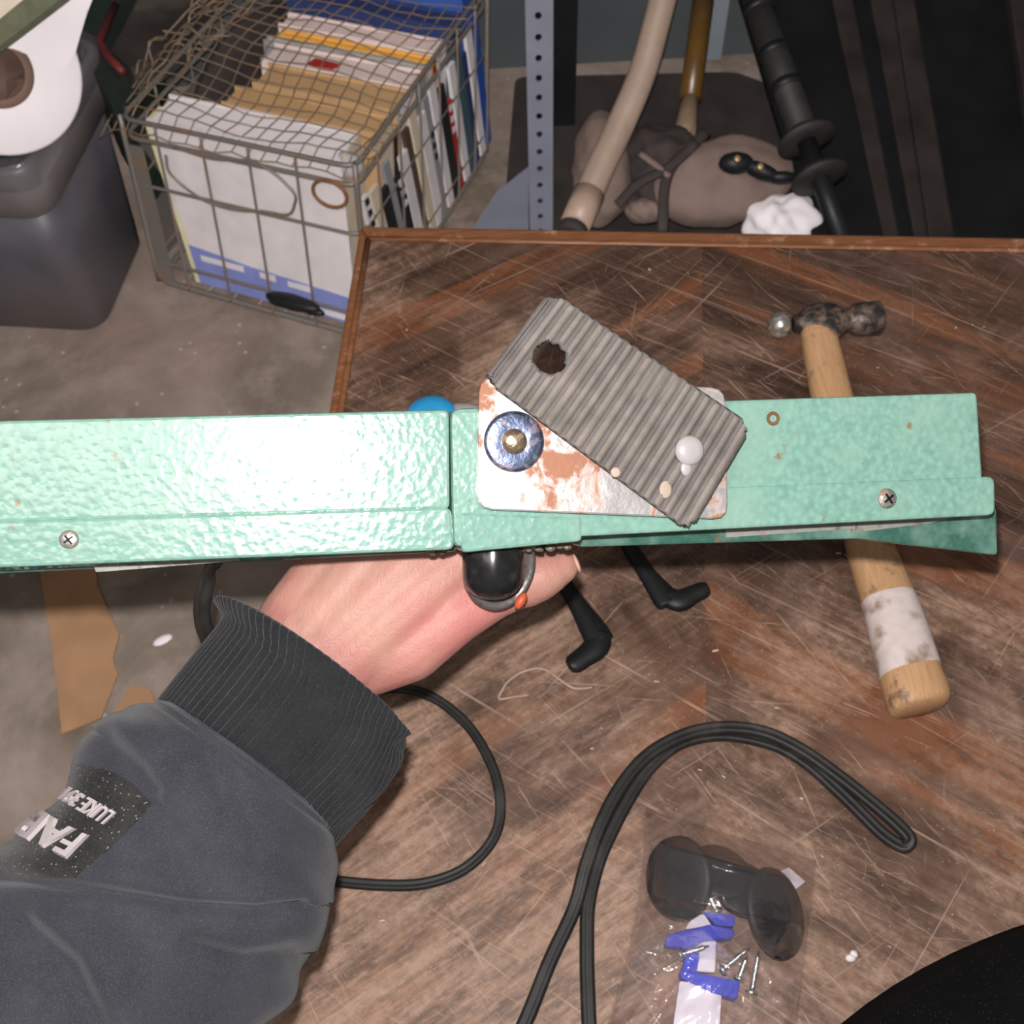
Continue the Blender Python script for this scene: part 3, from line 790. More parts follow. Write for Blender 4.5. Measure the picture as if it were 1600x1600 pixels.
c2 = [tp(800, 1640, .005), tp(826, 1585, .005), tp(860, 1500, .005), tp(897, 1420, .006), tp(915, 1355, .010), tp(938, 1290, .011), tp(968, 1232, .011), tp(1010, 1182, .011), tp(1065, 1150, .011), tp(1125, 1137, .011), tp(1190, 1143, .011), tp(1250, 1170, .011), tp(1310, 1212, .011), tp(1365, 1256, .011), tp(1402, 1288, .011), tp(1421, 1310, .011),
      tp(1410, 1322, .007), tp(1380, 1304, .0045), tp(1345, 1270, .0045), tp(1310, 1236, .0045), tp(1260, 1192, .0045), tp(1205, 1162, .0045), tp(1130, 1148, .0045), tp(1065, 1160, .0045), tp(1018, 1196, .0045), tp(984, 1245, .0045), tp(955, 1300, .0045), tp(934, 1350, .0045), tp(919, 1415, .0045), tp(917, 1480, .0045), tp(918, 1540, .0045), tp(922, 1640, .0045)]
cable('flat_cable', c2, .0053, .0043, 'thick flat black cable folded double in an arch on the table', 'cable')

# ------------------------------------------------------------------ black easel stand, fibre, chips
ez = thing('folding_easel', 'black plastic easel stand with two splayed feet lying under the green bar', 'stand', tp(930, 900))
def bar2(name, keys, h0, h1):
    """keys: (px, py, half width px)"""
    P = catmull([tp(x, y, (h0+h1)/2) for x, y, w in keys], 5)
    Wd = catmull([V((w, 0, 0)) for x, y, w in keys], 5)
    return mesh(name, tube(P, [q.x*u*1.12 for q in Wd], 8, (h1-h0)/2, up=(0, 0, 1)), M['black_matte'], ez)
bar2('leg', [(760, 690, 9), (820, 800, 9), (872, 895, 10), (900, 940, 11), (928, 985, 16), (938, 1003, 17)], .001, .012)
bar2('foot', [(938, 988, 13), (932, 1010, 15), (910, 1028, 13), (896, 1038, 12), (890, 1042, 8)], .001, .012)
bar2('leg', [(880, 655, 9), (930, 755, 9), (978, 845, 10), (1010, 895, 11), (1038, 932, 16), (1046, 944, 15)], .001, .012)
bar2('foot', [(1040, 930, 13), (1060, 938, 15), (1082, 929, 12), (1098, 922, 11), (1105, 919, 8)], .001, .012)
bar2('crossbar', [(782, 730, 9), (850, 710, 9), (908, 705, 9)], .002, .012)
mesh('fibre', tube(catmull([tp(x, y, .0012) for x, y in ((826, 1086), (803, 1089), (780, 1092), (785, 1078), (793, 1066), (812, 1052), (835, 1045), (853, 1047), (872, 1060), (893, 1074), (908, 1076), (925, 1074))], 5), .0011, 6), M['fibre'], None, tp(850, 1060), label='thin tan fibre curled on the table below the black easel feet', cat='fibre')
random.seed(11)
chs = []
for i in range(70):
    x, y = random.uniform(560, 1590), random.uniform(410, 1580)
    p = tp(x, y, .0006); s = random.choice((.0003, .0004, .0004, .0006, .0009)); a = random.random()*6.28
    d = V((math.cos(a), math.sin(a), 0)); chs.append(box(p, d*s*random.uniform(1, 4), V((-d.y, d.x, 0))*s*.7, V((0, 0, s*.5))))
mesh('wood_crumbs', join(*chs), M['chip'], None, tp(1000, 1000), label='tiny pale crumbs and splinters scattered over the table top', cat='debris', kind='stuff', smooth=False)
mesh('white_crumb', join(ellipsoid(tp(1329, 1497, .003), (.004, 0, 0), (0, .003, 0), (0, 0, .003), 8, 6), ellipsoid(tp(1334, 1491, .003), (.003, 0, 0), (0, .003, 0), (0, 0, .002), 8, 6)), M['paper'], None, tp(1330, 1495), label='small white crumb on the table between plastic bag and black trousers', cat='crumb')
# cyan cap peeping out behind the bar
cy = thing('cyan_cap', 'bright cyan plastic cap in clear wrap showing behind the bar', 'cap', tp(678, 662))
mesh('cap', revolve(tp(676, 664), (0, 0, 1), [(0, .026), (.012, .026), (.018, .022), (.021, .012), (.0215, .0001)], 28), M['cyan'], cy)
mesh('wrap', ellipsoid(tp(712, 652, .008), (.030, .004, 0), (-.003, .016, 0), (0, 0, .008), 14, 8), M['film_crisp'], cy, label='clear plastic wrap')

# ------------------------------------------------------------------ bag of parts
def foot(px, py, rpx, h, tilt, label):
    ax = V(tilt).normalized(); r = rpx*u*.82
    zc = .002+r*math.sqrt(1-ax.z**2)+h*.3
    c = tp(px, py, zc)-ax*h*.55
    o = mesh('rubber_foot', revolve(c, ax, [(0, r*.55), (h*.55, r*.62), (h*.6, r*.95), (h*.72, r), (h*.9, r*.98), (h*1.02, r*.9), (h*1.08, r*.6), (h*1.1, .0001)], 28), M['rubber_black'], None, c, label=label, cat='rubber foot', group='rubber feet in the plastic bag')
    return o
foot(1064, 1372, 54, .014, (-.70, -.1, .72), 'leftmost black rubber foot in the plastic bag')
foot(1122, 1366, 44, .012, (.15, .4, .9), 'black rubber foot second from left in the plastic bag, half hidden')
foot(1158, 1392, 42, .012, (.2, .3, .93), 'black rubber foot third from left in the plastic bag, behind the largest disc')
foot(1206, 1427, 57, .014, (.66, -.1, .75), 'rightmost black rubber foot with a flat oval face in the plastic bag')
tb = thing('white_tube', 'frosted white plastic tube with cobalt blue bands inside the plastic bag', 'tube', tp(1085, 1560))
def flat(name, px, h0, h1, mat, parent, label=None):
    return mesh(name, prism(rrect([tp(x, y, h1) for x, y in px], .002, 3), V((0, 0, h0-h1))), mat, parent, smooth=False, bevel=.001, label=label)
flat('tube_body', [(1062, 1532), (1128, 1545), (1120, 1680), (1040, 1680)], .001, .012, M['white_plastic'], tb)
flat('tube_neck', [(1075, 1440), (1120, 1448), (1118, 1520), (1070, 1516)], .002, .009, M['white_plastic'], tb)
flat('blue_band', [(1062, 1515), (1157, 1533), (1151, 1562), (1110, 1550), (1064, 1528)], .001, .014, M['blue_plastic'], tb, 'cobalt blue band')
flat('blue_band', [(1074, 1488), (1094, 1488), (1088, 1522), (1062, 1524)], .001, .013, M['blue_plastic'], tb, 'cobalt blue band')
flat('blue_band', [(1042, 1460), (1110, 1444), (1148, 1452), (1146, 1466), (1100, 1470), (1078, 1482), (1038, 1478)], .004, .015, M['blue_plastic'], tb, 'cobalt blue band')
flat('blue_band', [(1098, 1424), (1148, 1430), (1148, 1448), (1120, 1446)], .002, .012, M['blue_plastic'], tb, 'cobalt blue band')
flat('clip', [(1084, 1432), (1100, 1428), (1112, 1446), (1070, 1452)], .003, .012, M['white_plastic'], tb)
def screw(p, q, label):
    t = thing('screw', label, 'screw', p, 'zinc screws in the plastic bag')
    p, q = V(p), V(q); d = (q-p).normalized(); L = (q-p).length
    prof = [(0, .0001)]
    n = 12
    for i in range(n):
        prof += [(.004+(L-.006)*i/n, .0014), (.004+(L-.006)*(i+.5)/n, .0023)]
    prof[0] = (0, .0006)
    mesh('shank', revolve(p, d, prof, 10), M['steel'], t)
    mesh('head', revolve(q-d*.002, d, [(0, .0022), (.001, .0042), (.002, .0044), (.003, .0036), (.0036, .001)], 16), M['steel'], t)
screw(tp(1172, 1480, .014), tp(1128, 1516, .013), 'zinc screw lying aslant beside the blue band of the white tube')
screw(tp(1186, 1486, .010), tp(1174, 1552, .008), 'zinc screw hanging upright, rightmost in the plastic bag')
screw(tp(1168, 1492, .007), tp(1154, 1530, .006), 'short zinc screw between the slanted one and the rightmost one')
screw(tp(1108, 1478, .017), tp(1062, 1492, .017), 'zinc screw lying across the upper blue band of the white tube')
screw(tp(1106, 1395, .018), tp(1120, 1424, .016), 'zinc screw just below the middle black rubber feet')
random.seed(5)
bag = thing('plastic_bag', 'clear crumpled plastic bag of screws and rubber feet at the bottom of the table', 'bag', tp(1110, 1500))
def bagh(a, b): return (math.sin(math.pi*min(max(a, 0), 1))**.35)*(.080*min(1, b/.14)*(1-min(1, max(0, (b-.36)/.25)))+.024*min(1, max(0, (b-.36)/.25)))
nx, ny = 64, 92; bv, bf = [], []
RID = []                       # rounded folds of the film: start, end (across, along), width, height
for k in range(48):
    a0, b0 = random.uniform(-.05, 1.05), random.uniform(.02, 1) if k < 7 else random.uniform(.38, 1)
    an = random.gauss(1.9, .6); ln = random.uniform(.10, .42)
    RID.append((a0, b0, a0+ln*math.cos(an)*1.3, b0+ln*math.sin(an), random.uniform(.012, .035), random.uniform(.0022, .0055)*(1 if k < 7 else 1.3)))
def ridges(a, b):
    h = 0
    for a0, b0, a1, b1, wd_, am in RID:
        dx, dy = (a1-a0), (b1-b0)*1.4; px_, py_ = a-a0, (b-b0)*1.4
        t = min(1, max(0, (px_*dx+py_*dy)/(dx*dx+dy*dy)))
        d = math.hypot(px_-dx*t, py_-dy*t); h += am*math.exp(-(d/wd_)**2)*(1-.6*abs(2*t-1))
    return h
for j in range(ny+1):
    b = j/ny
    L = V((1008-4*b-64*b*b, 1262+364*b)); Rr = V((1276-34*b, 1345+285*b))
    for i in range(nx+1):
        a = i/nx; edge = min(a, 1-a, b*1.5); q = L*(1-a)+Rr*a
        h = .002+bagh(a, b) + (ridges(a, b)+.0016*math.sin(7*a+11*b)*math.sin(19*b-5*a))*min(1, 6*edge)
        bv.append(tp(q.x, q.y, max(h, .0012)))
for j in range(ny):
    for i in range(nx):
        k = j*(nx+1)+i; bf.append((k, k+1, k+nx+2, k+nx+1))
mesh('film', (bv, bf), M['film'], bag, smooth=True)
mesh('tape_tab', join(prism([tp(1218, 1362, .006), tp(1232, 1356, .012), tp(1258, 1378, .010), tp(1240, 1392, .005)], V((0, 0, .0012)))), M['white_plastic'], bag, smooth=False, label='small crumpled clear tab')

# ------------------------------------------------------------------ floor things, left
cb = [(58, 862), (148, 862), (152, 915), (176, 968), (186, 990), (176, 1030), (184, 1052), (166, 1100), (158, 1122), (96, 1146), (90, 1080), (80, 1000), (68, 930)]
mesh('cardboard_strip', prism([at(x, y, .005) for x, y in cb], V((0, 0, -.004))), M['card'], None, at(120, 1000, 0), label='long ragged strip of brown cardboard on the concrete floor', cat='cardboard', smooth=False)
mesh('cardboard_scrap', prism([at(x, y, .005) for x, y in ((206, 1070), (236, 1078), (250, 1120), (200, 1150), (165, 1130))], V((0, 0, -.004))), M['card'], None, at(210, 1110, 0), label='small brown cardboard scrap beside the cuff on the floor', cat='cardboard', smooth=False)
mesh('pale_flake', ellipsoid(at(254, 1000, .004), (.016, .008, 0), (-.004, .008, 0), (0, 0, .004), 10, 6), M['paper'], None, at(254, 1000, 0), label='pale paper flake on the floor beside the black cord', cat='flake')
bu = thing('black_bucket', 'black rubber bucket on the floor, cut by the left picture edge beside the bar', 'bucket', (-1.075, 1.105, 0))
bc = V((-1.075, 1.105, 0))
mesh('bucket_wall', revolve(bc, (0, 0, 1), [(0, .10), (.0, .135), (.16, .155), (.17, .165), (.18, .165), (.18, .15), (.012, .125), (.012, .001)], 40), M['black_matte'], bu)
mesh('bucket_handle', tube([bc+V((math.cos(t)*.16, math.sin(t)*.16*.35-.09*0, .175+.0)) + V((0, .12*math.sin(t), 0)) for t in [math.pi*i/14 for i in range(15)]], .003, 8), M['wire'], bu)

# bin with roll of paper
bn = thing('grey_bin', 'grey plastic bin with a pale rim standing left of the wire crate', 'bin', (-.98, 1.66, 0))
def binring(z, grow):
    B0 = V((-.812, 1.498, 0))
    ex = at(0, 516, 0)-B0; ex.z = 0; ex.normalize(); ey = V((.075, .175, 0)).normalized()
    ey = (ey - ex*ey.dot(ex)).normalized()
    w_, d_ = .42, .30
    cs = [B0-ex*grow-ey*grow, B0+ex*(w_+grow)-ey*grow, B0+ex*(w_+grow)+ey*(d_+grow), B0-ex*grow+ey*(d_+grow)]
    return [V((p.x, p.y, z)) for p in rrect(cs, .055, 6)]
mesh('bin_body', loft([binring(0, -.012), binring(.012, -.002), binring(.20, .014), binring(.34, .026), binring(.34, .014), binring(.02, -.012)]), M['bin'], bn)
mesh('bin_rim', loft([binring(.33, .028), binring(.335, .036), binring(.435, .048), binring(.445, .040), binring(.44, .030), binring(.33, .018)], cap=False, closed=True), M['bin_rim'], bn, label='paler grey plastic rim band')
mesh('bin_liner', loft([binring(.30, .01), binring(.452, .026), binring(.462, .040), binring(.45, .052), binring(.405, .052)], cap=False), M['bag_liner'], bn, label='translucent liner folded over the rim')
# roll of white paper
rl = thing('paper_roll', 'large white paper roll with a brown core lying on the grey bin', 'paper roll', at(0, 125, .60))
ax = (CAM-at(0, 120, .56)).normalized(); ax = (ax+V((.12, -.25, .1))).normalized()
rcn = at(-6, 112, .62); RR = .122
mesh('roll', revolve(rcn, -ax, [(0, .05), (0, RR*.97), (.004, RR), (.085, RR), (.09, RR*.97), (.09, .05), (0, .05)], 56), M['paper'], rl)
mesh('core', revolve(rcn+ax*.0015, -ax, [(0, .040), (0, .053), (.09, .053), (.09, .040), (0, .040)], 40), M['core'], rl, label='brown cardboard core')
def onface(x, y, off):
    d = ray(x, y); return CAM+d*((rcn+ax*off-CAM).dot(ax)/d.dot(ax))
P0 = [onface(x, y, .004) for x, y in ((-60, 70), (20, 76), (70, 96), (98, 108), (118, 82), (136, 20), (165, -50), (-80, -60))]
mesh('loose_sheet', prism(P0, -ax*.003), M['paper'], rl, smooth=False, label='loose white sheet end')
mesh('olive_strap', prism([dz(x, y, 1.42) for x, y in ((-40, 62), (60, -20), (130, -28), (-40, 102))], FW*.012), M['olive'], None, dz(20, 50, 1.42), label='olive green strap slung across the white paper roll', cat='strap', smooth=False)
mesh('cream_card', prism([dz(x, y, 1.43) for x, y in ((-40, 64), (62, -20), (40, -60), (-60, -60))], FW*.012), M['cream'], None, dz(0, 0, 1.43), label='cream card at the top left corner above the olive strap', cat='card', smooth=False)

# dark green box behind, with lumber in it
gb = thing('green_crate', 'dark green box with a red inner edge between bin and wire crate', 'box', at(190, 130, .30))
pA = [(112, 70), (150, -30), (330, -60), (262, 60), (204, 110), (168, 128)]
mesh('box_side', prism([at(x, y, .42) for x, y in ((118, 68), (160, -40), (205, -30), (150, 72), (196, 112), (168, 150))], V((0, 0, -.25))), M['dark_green'], gb, smooth=False)
mesh('red_edge', tube([at(180, 8, .43), at(155, 66, .43), at(172, 92, .43), at(192, 112, .43)], .008, 8), M['dark_red'], gb, label='dark red edge')
mesh('lumber', prism([at(x, y, .38) for x, y in ((160, 66), (192, 0), (340, -40), (270, 60), (205, 108))], V((0, 0, -.06))), M['junk'], gb, smooth=False, label='dark rubbish inside')

# ------------------------------------------------------------------ wire crate with papers
cFLb = at(250, 442, 0); cFRb = at(582, 534, 0); ex = (cFRb-cFLb).normalized(); ey = V((-ex.y, ex.x, 0))
CW, CD = .50, .62
CH = .36
FLt = at(190, 190, CH); FRt = at(556, 268, CH)
def cp(a, b, c):
    """crate coordinates: a across front 0..1, b depth 0..1, c height 0..1 (flares like the wire basket)"""
    lo = cFLb + ex*(CW*a) + ey*(CD*b)
    hi0 = FLt.lerp(FRt, a); eyt = ey
    hi = hi0 + eyt*(CD*b); hi.z = 0
    p = lo.lerp(hi, c); p.z = c*CH+.008
    return p
crt = thing('wire_crate', 'grey wire crate full of folders and magazines standing on the concrete floor', 'crate', cp(.5, .5, 0)-V((0, 0, .008)))
def wire(pts, r, mat='wire', name='wire', n=4): return mesh(name, tube(catmull(pts, n), r, 8), M[mat], crt)
def rim(c, r, name='rim_wire'):
    P = [cp(0, 0, c), cp(1, 0, c), cp(1, 1, c), cp(0, 1, c)]
    P = rrect(P, .03, 4); mesh(name, tube(P, r, 8, closed=True), M['wire'], crt)
rim(1.0, .0048); rim(.90, .0048); rim(.63, .0036); rim(.14, .0038); rim(.0, .0065)
for a in (.16, .36, .56, .76): wire([cp(a, -.008, 1.0), cp(a, -.010, .9), cp(a, -.010, .6), cp(a, -.010, .14), cp(a, -.006, .0)], .0028)
for b in (.12, .27, .42, .57, .72, .87): wire([cp(1.012, b, 1.0), cp(1.014, b, .6), cp(1.012, b, .14), cp(1.008, b, 0)], .0026)
for b in (.2, .4, .6, .8): wire([cp(-.012, b, 1.0), cp(-.014, b, .6), cp(-.012, b, .14), cp(-.008, b, 0)], .0026)
for a in (.12, .24, .36, .48, .6, .72, .84): wire([cp(a, 0, .005), cp(a, .5, .004), cp(a, 1, .005)], .0026, name='floor_wire')
# handle loop of the front side
wire([cp(.19, -.014, .86), cp(.20, -.018, .76), cp(.32, -.02, .66), cp(.46, -.02, .64), cp(.60, -.02, .67), cp(.70, -.018, .68), cp(.735, -.016, .74), cp(.735, -.014, .82), cp(.6, -.014, .93), cp(.4, -.014, .90), cp(.24, -.014, .92)], .003, name='handle_loop', n=6)
for (a, b) in ((0, 0), (1, 0), (1, 1), (0, 1)): wire([cp(a, b, 0), cp(a, b, .5), cp(a, b, 1.02)], .0055, name='corner_post')
mesh('corner_plate', prism([cp(-.005, -.004, .02), cp(.085, -.004, .02), cp(.075, -.004, .86), cp(-.005, -.004, .86)], ey*.003), M['wire'], crt, smooth=False, label='dull grey plate at the front left corner')
mesh('left_panel', prism([cp(-.002, .01, .08), cp(-.002, .01, .80), cp(-.002, .9, .80), cp(-.002, .9, .08)], -ex*.002), M['wire'], crt, smooth=False, label='dull grey sheet side')
wire([cp(.90+.07*math.cos(t), -.022, .86+.07*math.sin(t)) for t in [i*.6 for i in range(24)]], .0035, 'rust', 'rusty_tie', 2)
mesh('black_clip', join(ellipsoid(cp(.70, -.055, .20), ex*.062, ey*.018, V((0, 0, .013)), 16, 8), ellipsoid(cp(.64, -.05, .165), ex*.03, ey*.01, V((0, 0, .008)), 12, 6), ellipsoid(cp(.78, -.05, .17), ex*.03, ey*.01, V((0, 0, .008)), 12, 6)), M['black_matte'], None, cp(.7, -.05, .1), label='black cloth clip hanging on the lower front wire of the crate', cat='clip')

def upright(name, label, cat, b0, b1, a0, a1, h, cm, pm, lean=0.0, group='papers in the wire crate', pages=True, spine=None, h1=None, skew=0):
    """upright file across the crate; b = depth range, lean shifts its top back"""
    h1 = h if h1 is None else h1
    t = thing(name, label, cat, cp((a0+a1)/2, (b0+b1)/2, .03), group)
    def P(a, b, c): return cp(a+skew*(1-c)*max(0, 1-(a-a0)/(a1-a0)), b+lean*c, c)
    e = min(.006, (b1-b0)*.25)
    c0 = .03
    mesh('front_cover', prism([P(a0, b0, c0), P(a1, b0, c0), P(a1, b0, h1), P(a0, b0, h)], [P(a0, b0+e, c0), P(a1, b0+e, c0), P(a1, b0+e, h1), P(a0, b0+e, h)]), M[cm], t, smooth=False)
    mesh('back_cover', prism([P(a0, b1-e, c0), P(a1, b1-e, c0), P(a1, b1-e, h1), P(a0, b1-e, h)], [P(a0, b1, c0), P(a1, b1, c0), P(a1, b1, h1), P(a0, b1, h)]), M[cm], t, smooth=False)
    g = .012
    mesh('pages', prism([P(a0+g, b0+e, c0), P(a1-g, b0+e, c0), P(a1-g, b0+e, h1-.012), P(a0+g, b0+e, h-.012)], [P(a0+g, b1-e, c0), P(a1-g, b1-e, c0), P(a1-g, b1-e, h1-.012), P(a0+g, b1-e, h-.012)]), M[pm], t, smooth=False)
    mesh('spine', prism([P(a1-.008, b0+e*.5, c0), P(a1, b0+e*.5, c0), P(a1, b0+e*.5, h1), P(a1-.008, b0+e*.5, h1)], [P(a1-.008, b1-e*.5, c0), P(a1, b1-e*.5, c0), P(a1, b1-e*.5, h1), P(a1-.008, b1-e*.5, h1)]), M[spine or cm], t, smooth=False)
    return t, P
t, P = upright('binder', 'white binder with a periwinkle blue band at the front of the wire crate', 'binder', .020, .15, .10, .93, 1.0, 'b_white', 'paper', .0, spine='b_cream', skew=.09)
mesh('blue_band', prism([P(.11, .0185, .03), P(.92, .0185, .03), P(.92, .0185, .20), P(.66, .0185, .22), P(.42, .0185, .235), P(.11, .0185, .28)], ey*.0015), M['b_band'], t, smooth=False, label='periwinkle blue printed band')
mesh('pale_print', join(*[prism([P(a, .0175, c), P(a+wd, .0175, c-.004), P(a+wd, .0175, c+.035), P(a, .0175, c+.035)], ey*.001) for a, c, wd in ((.16, .195, .22), (.46, .185, .08), (.60, .175, .12), (.74, .05, .16))]), M['b_white'], t, smooth=False)
mesh('yellow_edge', prism([P(.085, .02, .03), P(.115, .02, .03), P(.115, .02, .98), P(.085, .02, .98)], ey*.05), M['b_yellow'], t, smooth=False, label='yellowed left edge')
specs = [
 ('envelope_bundle', 'tan envelope bundle just behind the white front binder in the crate', 'envelopes', .155, .245, .30, .985, .97, 'b_tan', 'b_tan', 'b_cream'),
 ('folder', 'dark brown folder in the gap behind the tan envelopes', 'folder', .25, .285, .22, .98, .84, 'b_brown', 'b_brown', 'b_black'),
 ('envelope_bundle', 'wide tan envelope bundle under the netting in the middle of the crate', 'envelopes', .29, .40, .34, .985, .95, 'b_tan', 'b_tan', 'b_white'),
 ('envelope_bundle', 'cream paper bundle with a red mark behind the wide tan envelopes', 'envelopes', .405, .50, .30, .985, .955, 'b_pink', 'b_pink', 'b_grey'),
 ('magazine', 'grey magazine with white spine behind the red-marked bundle', 'magazine', .505, .535, .24, .985, .95, 'b_grey', 'paper_warm', 'b_white'),
 ('magazine', 'orange-topped magazine leaning near the crate back', 'magazine', .54, .575, .28, .985, .955, 'b_orange', 'b_orange', 'b_red'),
 ('folder', 'pale pink folder in front of the blue ones in the crate', 'folder', .58, .65, .26, .985, .975, 'b_pink', 'b_pink', 'b_white'),
 ('folder', 'dull teal folder toward the crate back', 'folder', .655, .69, .3, .985, .93, 'b_teal', 'paper_warm', 'b_teal'),
 ('binder', 'navy blue binder near the crate back', 'binder', .695, .78, .22, .985, 1.0, 'b_navy', 'b_navy', 'b_navy'),
 ('binder', 'bright blue binder at the very back of the crate', 'binder', .785, .90, .22, .985, 1.06, 'b_blue', 'b_blue', 'b_blue'),
]
for (nm, lb, ct, b0, b1, a0, a1, h, cm, pm, sp) in specs:
    t, P = upright(nm, lb, ct, b0, b1, a0, a1, h, cm, pm, .03, spine=sp)
    if 'red mark' in lb:
        mesh('red_mark', prism([P(.50, .415, .957), P(.62, .415, .957), P(.64, .445, .957), P(.52, .452, .957)], V((0, 0, .002))), M['b_red'], t, smooth=False, label='red printed mark')
# thin leaning magazines whose spines fill the right side
sp2 = ['b_white', 'b_cream', 'b_black', 'b_grey', 'b_black', 'b_white', 'b_brown', 'b_cream', 'b_white', 'b_grey', 'b_white', 'b_black', 'b_red', 'b_white', 'b_teal', 'b_navy', 'b_white', 'b_blue']
wd = ['white', 'cream', 'black', 'grey', 'glossy black', 'dull white', 'brown', 'buff', 'tall white', 'mid grey', 'chalk white', 'thin black', 'red', 'bright white', 'teal', 'navy', 'dirty white', 'blue']
for i, (c_, nm) in enumerate(zip(sp2, wd)):
    b0 = .05+i*.05; b1 = b0+.036+.008*(i % 3)
    pos = 'near the front corner' if i < 6 else ('midway along' if i < 12 else 'toward the back')
    t = thing('magazine', '%s magazine spine %s of the crate right side, leaning back' % (nm, pos), 'magazine', cp(.99, b0, .03), 'leaning magazines along the crate right side')
    def P(a, b, c): return cp(a, b+.16*(1-c)-.06, c)
    h = (.80, .78, .70, .82, .66, .74, .84, .88, .80, .86, .9, .8, .66, .84, .86, .8, .9, .92)[i]
    mesh('cover', prism([P(.988, b0, .03), P(1.004, b0, .03), P(1.004, b0, h), P(.988, b0, h)], [P(.988, b1, .03), P(1.004, b1, .03), P(1.004, b1, h), P(.988, b1, h)]), M[c_], t, smooth=False)
    if i in (0, 4, 9, 12):
        for q in range(3 if i else 5):
            c0 = .45+q*.075
            mesh('spine_print', prism([P(1.0055, b0+.008, c0), P(1.0055, b1-.006, c0), P(1.0055, b1-.006, c0+.035), P(1.0055, b0+.008, c0+.045)], ex*.001), M['b_black' if c_ in ('b_white', 'b_grey') else 'b_white'], t, smooth=False)
mesh('crumpled_film', ellipsoid(cp(.93, .06, .93), ex*.03, ey*.025, V((0, 0, .025)), 12, 8), M['film_crisp'], None, cp(.93, .06, .93), label='scrap of clear crumpled film at the crate front corner', cat='plastic film')
mesh('dark_rag', (lambda c: (lambda v: ([c+V((ex*p.x+ey*p.y))+V((0, 0, p.z)) for p in v[0]], v[1]))(ellipsoid(V((0, 0, 0)), V((.044, .0, 0)), V((0, .24, 0)), V((0, 0, .13)), 24, 14)))(cp(.115, .58, .62)), M['junk'], None, cp(.15, .58, .2), label='dark crumpled rag stuffed at the left side inside the wire crate', cat='rag')
# netting over the top
random.seed(21)
nw = []
def npt(a, b):
    c = 1.02+.05*math.sin(3*a+2)*math.sin(4*b)+.02*math.sin(9*a+5*b)
    if b < 0: c = 1.0+b*2
    c -= .28*max(0, -a-.0)*3
    return cp(a, b, c)
na, nb = 17, 20
jit = {}
for i in range(na+1):
    for j in range(nb+1): jit[i, j] = (random.uniform(-.006, .006), random.uniform(-.006, .006))
def nq(i, j):
    dx, dy = jit[i, j]; return npt(-.10+1.12*i/na+dx+.03*math.sin(j*.5), -.02+1.04*j/nb+dy)
for i in range(na+1): nw.append(tube([nq(i, j) for j in range(nb+1)], .0014, 5))
for j in range(nb+1): nw.append(tube([nq(i, j) for i in range(na+1)], .0014, 5))
mesh('wire_netting', join(*nw), M['net'], None, cp(.45, .5, 1.0), label='rusty square wire netting draped over the papers in the crate', cat='netting')
# tangled offcuts at the left edge of the netting
tg = []
for k in range(26):
    a, b = random.uniform(-.12, .20), random.uniform(.0, .95)
    P_ = [npt(a+random.uniform(-.05, .05), b+.05*q+random.uniform(-.03, .03))+V((0, 0, random.uniform(0, .05))) for q in range(5)]
    tg.append(tube(catmull(P_, 4), .0018, 5))
mesh('wire_tangle', join(*tg), M['net'], None, cp(.05, .5, 1.0), label='brown tangle of loose wire at the left edge of the netting', cat='wire', kind='stuff')

# ------------------------------------------------------------------ shelf post, floor tray
pw_ = at(844, 200, 0)
ps = thing('shelf_post', 'grey blue perforated steel shelf post behind the table', 'shelf post', at(846, 372, 0))
pb = at(846, 372, 0)
def post_mesh():
    # flat flange facing the camera with real holes: strips around each hole
    vs = []; H = 1.2; pit = .0405; half = .0245; hr_ = .0065
    x0, x1 = pb.x-half, pb.x+half; yv = pb.y
    parts = []
    n = int(H/pit)
    hx = pb.x-.002
    for k in range(n):
        z0, z1 = k*pit, (k+1)*pit; zc = (z0+z1)/2
        o = [V((x0, yv, z0)), V((hx, yv, z0)), V((x1, yv, z0)), V((x1, yv, zc)), V((x1, yv, z1)), V((hx, yv, z1)), V((x0, yv, z1)), V((x0, yv, zc))]
        an = [225, 270, 315, 0, 45, 90, 135, 180]
        i_ = [V((hx+hr_*math.cos(math.radians(a)), yv, zc+hr_*1.15*math.sin(math.radians(a)))) for a in an]
        v = o+i_; f = [(q, (q+1) % 8, 8+(q+1) % 8, 8+q) for q in range(8)]
        parts.append((v, f))
    return join(*parts)
po = mesh('flange', post_mesh(), M['post'], ps, smooth=False)
so = po.modifiers.new('t', 'SOLIDIFY'); so.thickness = .003; so.offset = 0
mesh('side_flange', bx(pb.x+.0215, pb.x+.0245, pb.y+.002, pb.y+.045, 0, 1.2), M['post'], ps, smooth=False)
mesh('rust_edge', bx(pb.x+.012, pb.x+.0215, pb.y-.0035, pb.y-.0018, .62, .95), M['rust'], ps, smooth=False, label='orange rust along the edge')
ctr = [at(742, 352, .02), at(775, 300, .02), at(826, 260, .02), at(826, 400, .02), at(740, 420, .02)]
mesh('floor_tray', prism(ctr, V((0, 0, -.018))), M['post'], None, at(790, 350, 0), label='grey blue steel shelf tray on the floor beside the post', cat='tray', smooth=False)
mesh('dark_board', bx(.095, .20, 2.08, 2.12, 0, 1.4), M['black_panel'], None, (.145, 2.11, 0), label='dark upright board behind the shelf post', cat='board', smooth=False)

mesh('floor_shade_sheet', prism(rrect([at(735, 420, .012), at(790, 300, .012), at(805, 120, .012), at(1150, 112, .012), at(1330, 180, .012), at(1420, 420, .012)], .03), V((0, 0, -.011))), M['floor_shade'], None, at(1000, 250, 0), label='added dark brown sheet painting shade on the floor beneath sack, hose and shelf post', cat='mat', smooth=False)  # sheet added over the floor; its dark colour stands in for shade
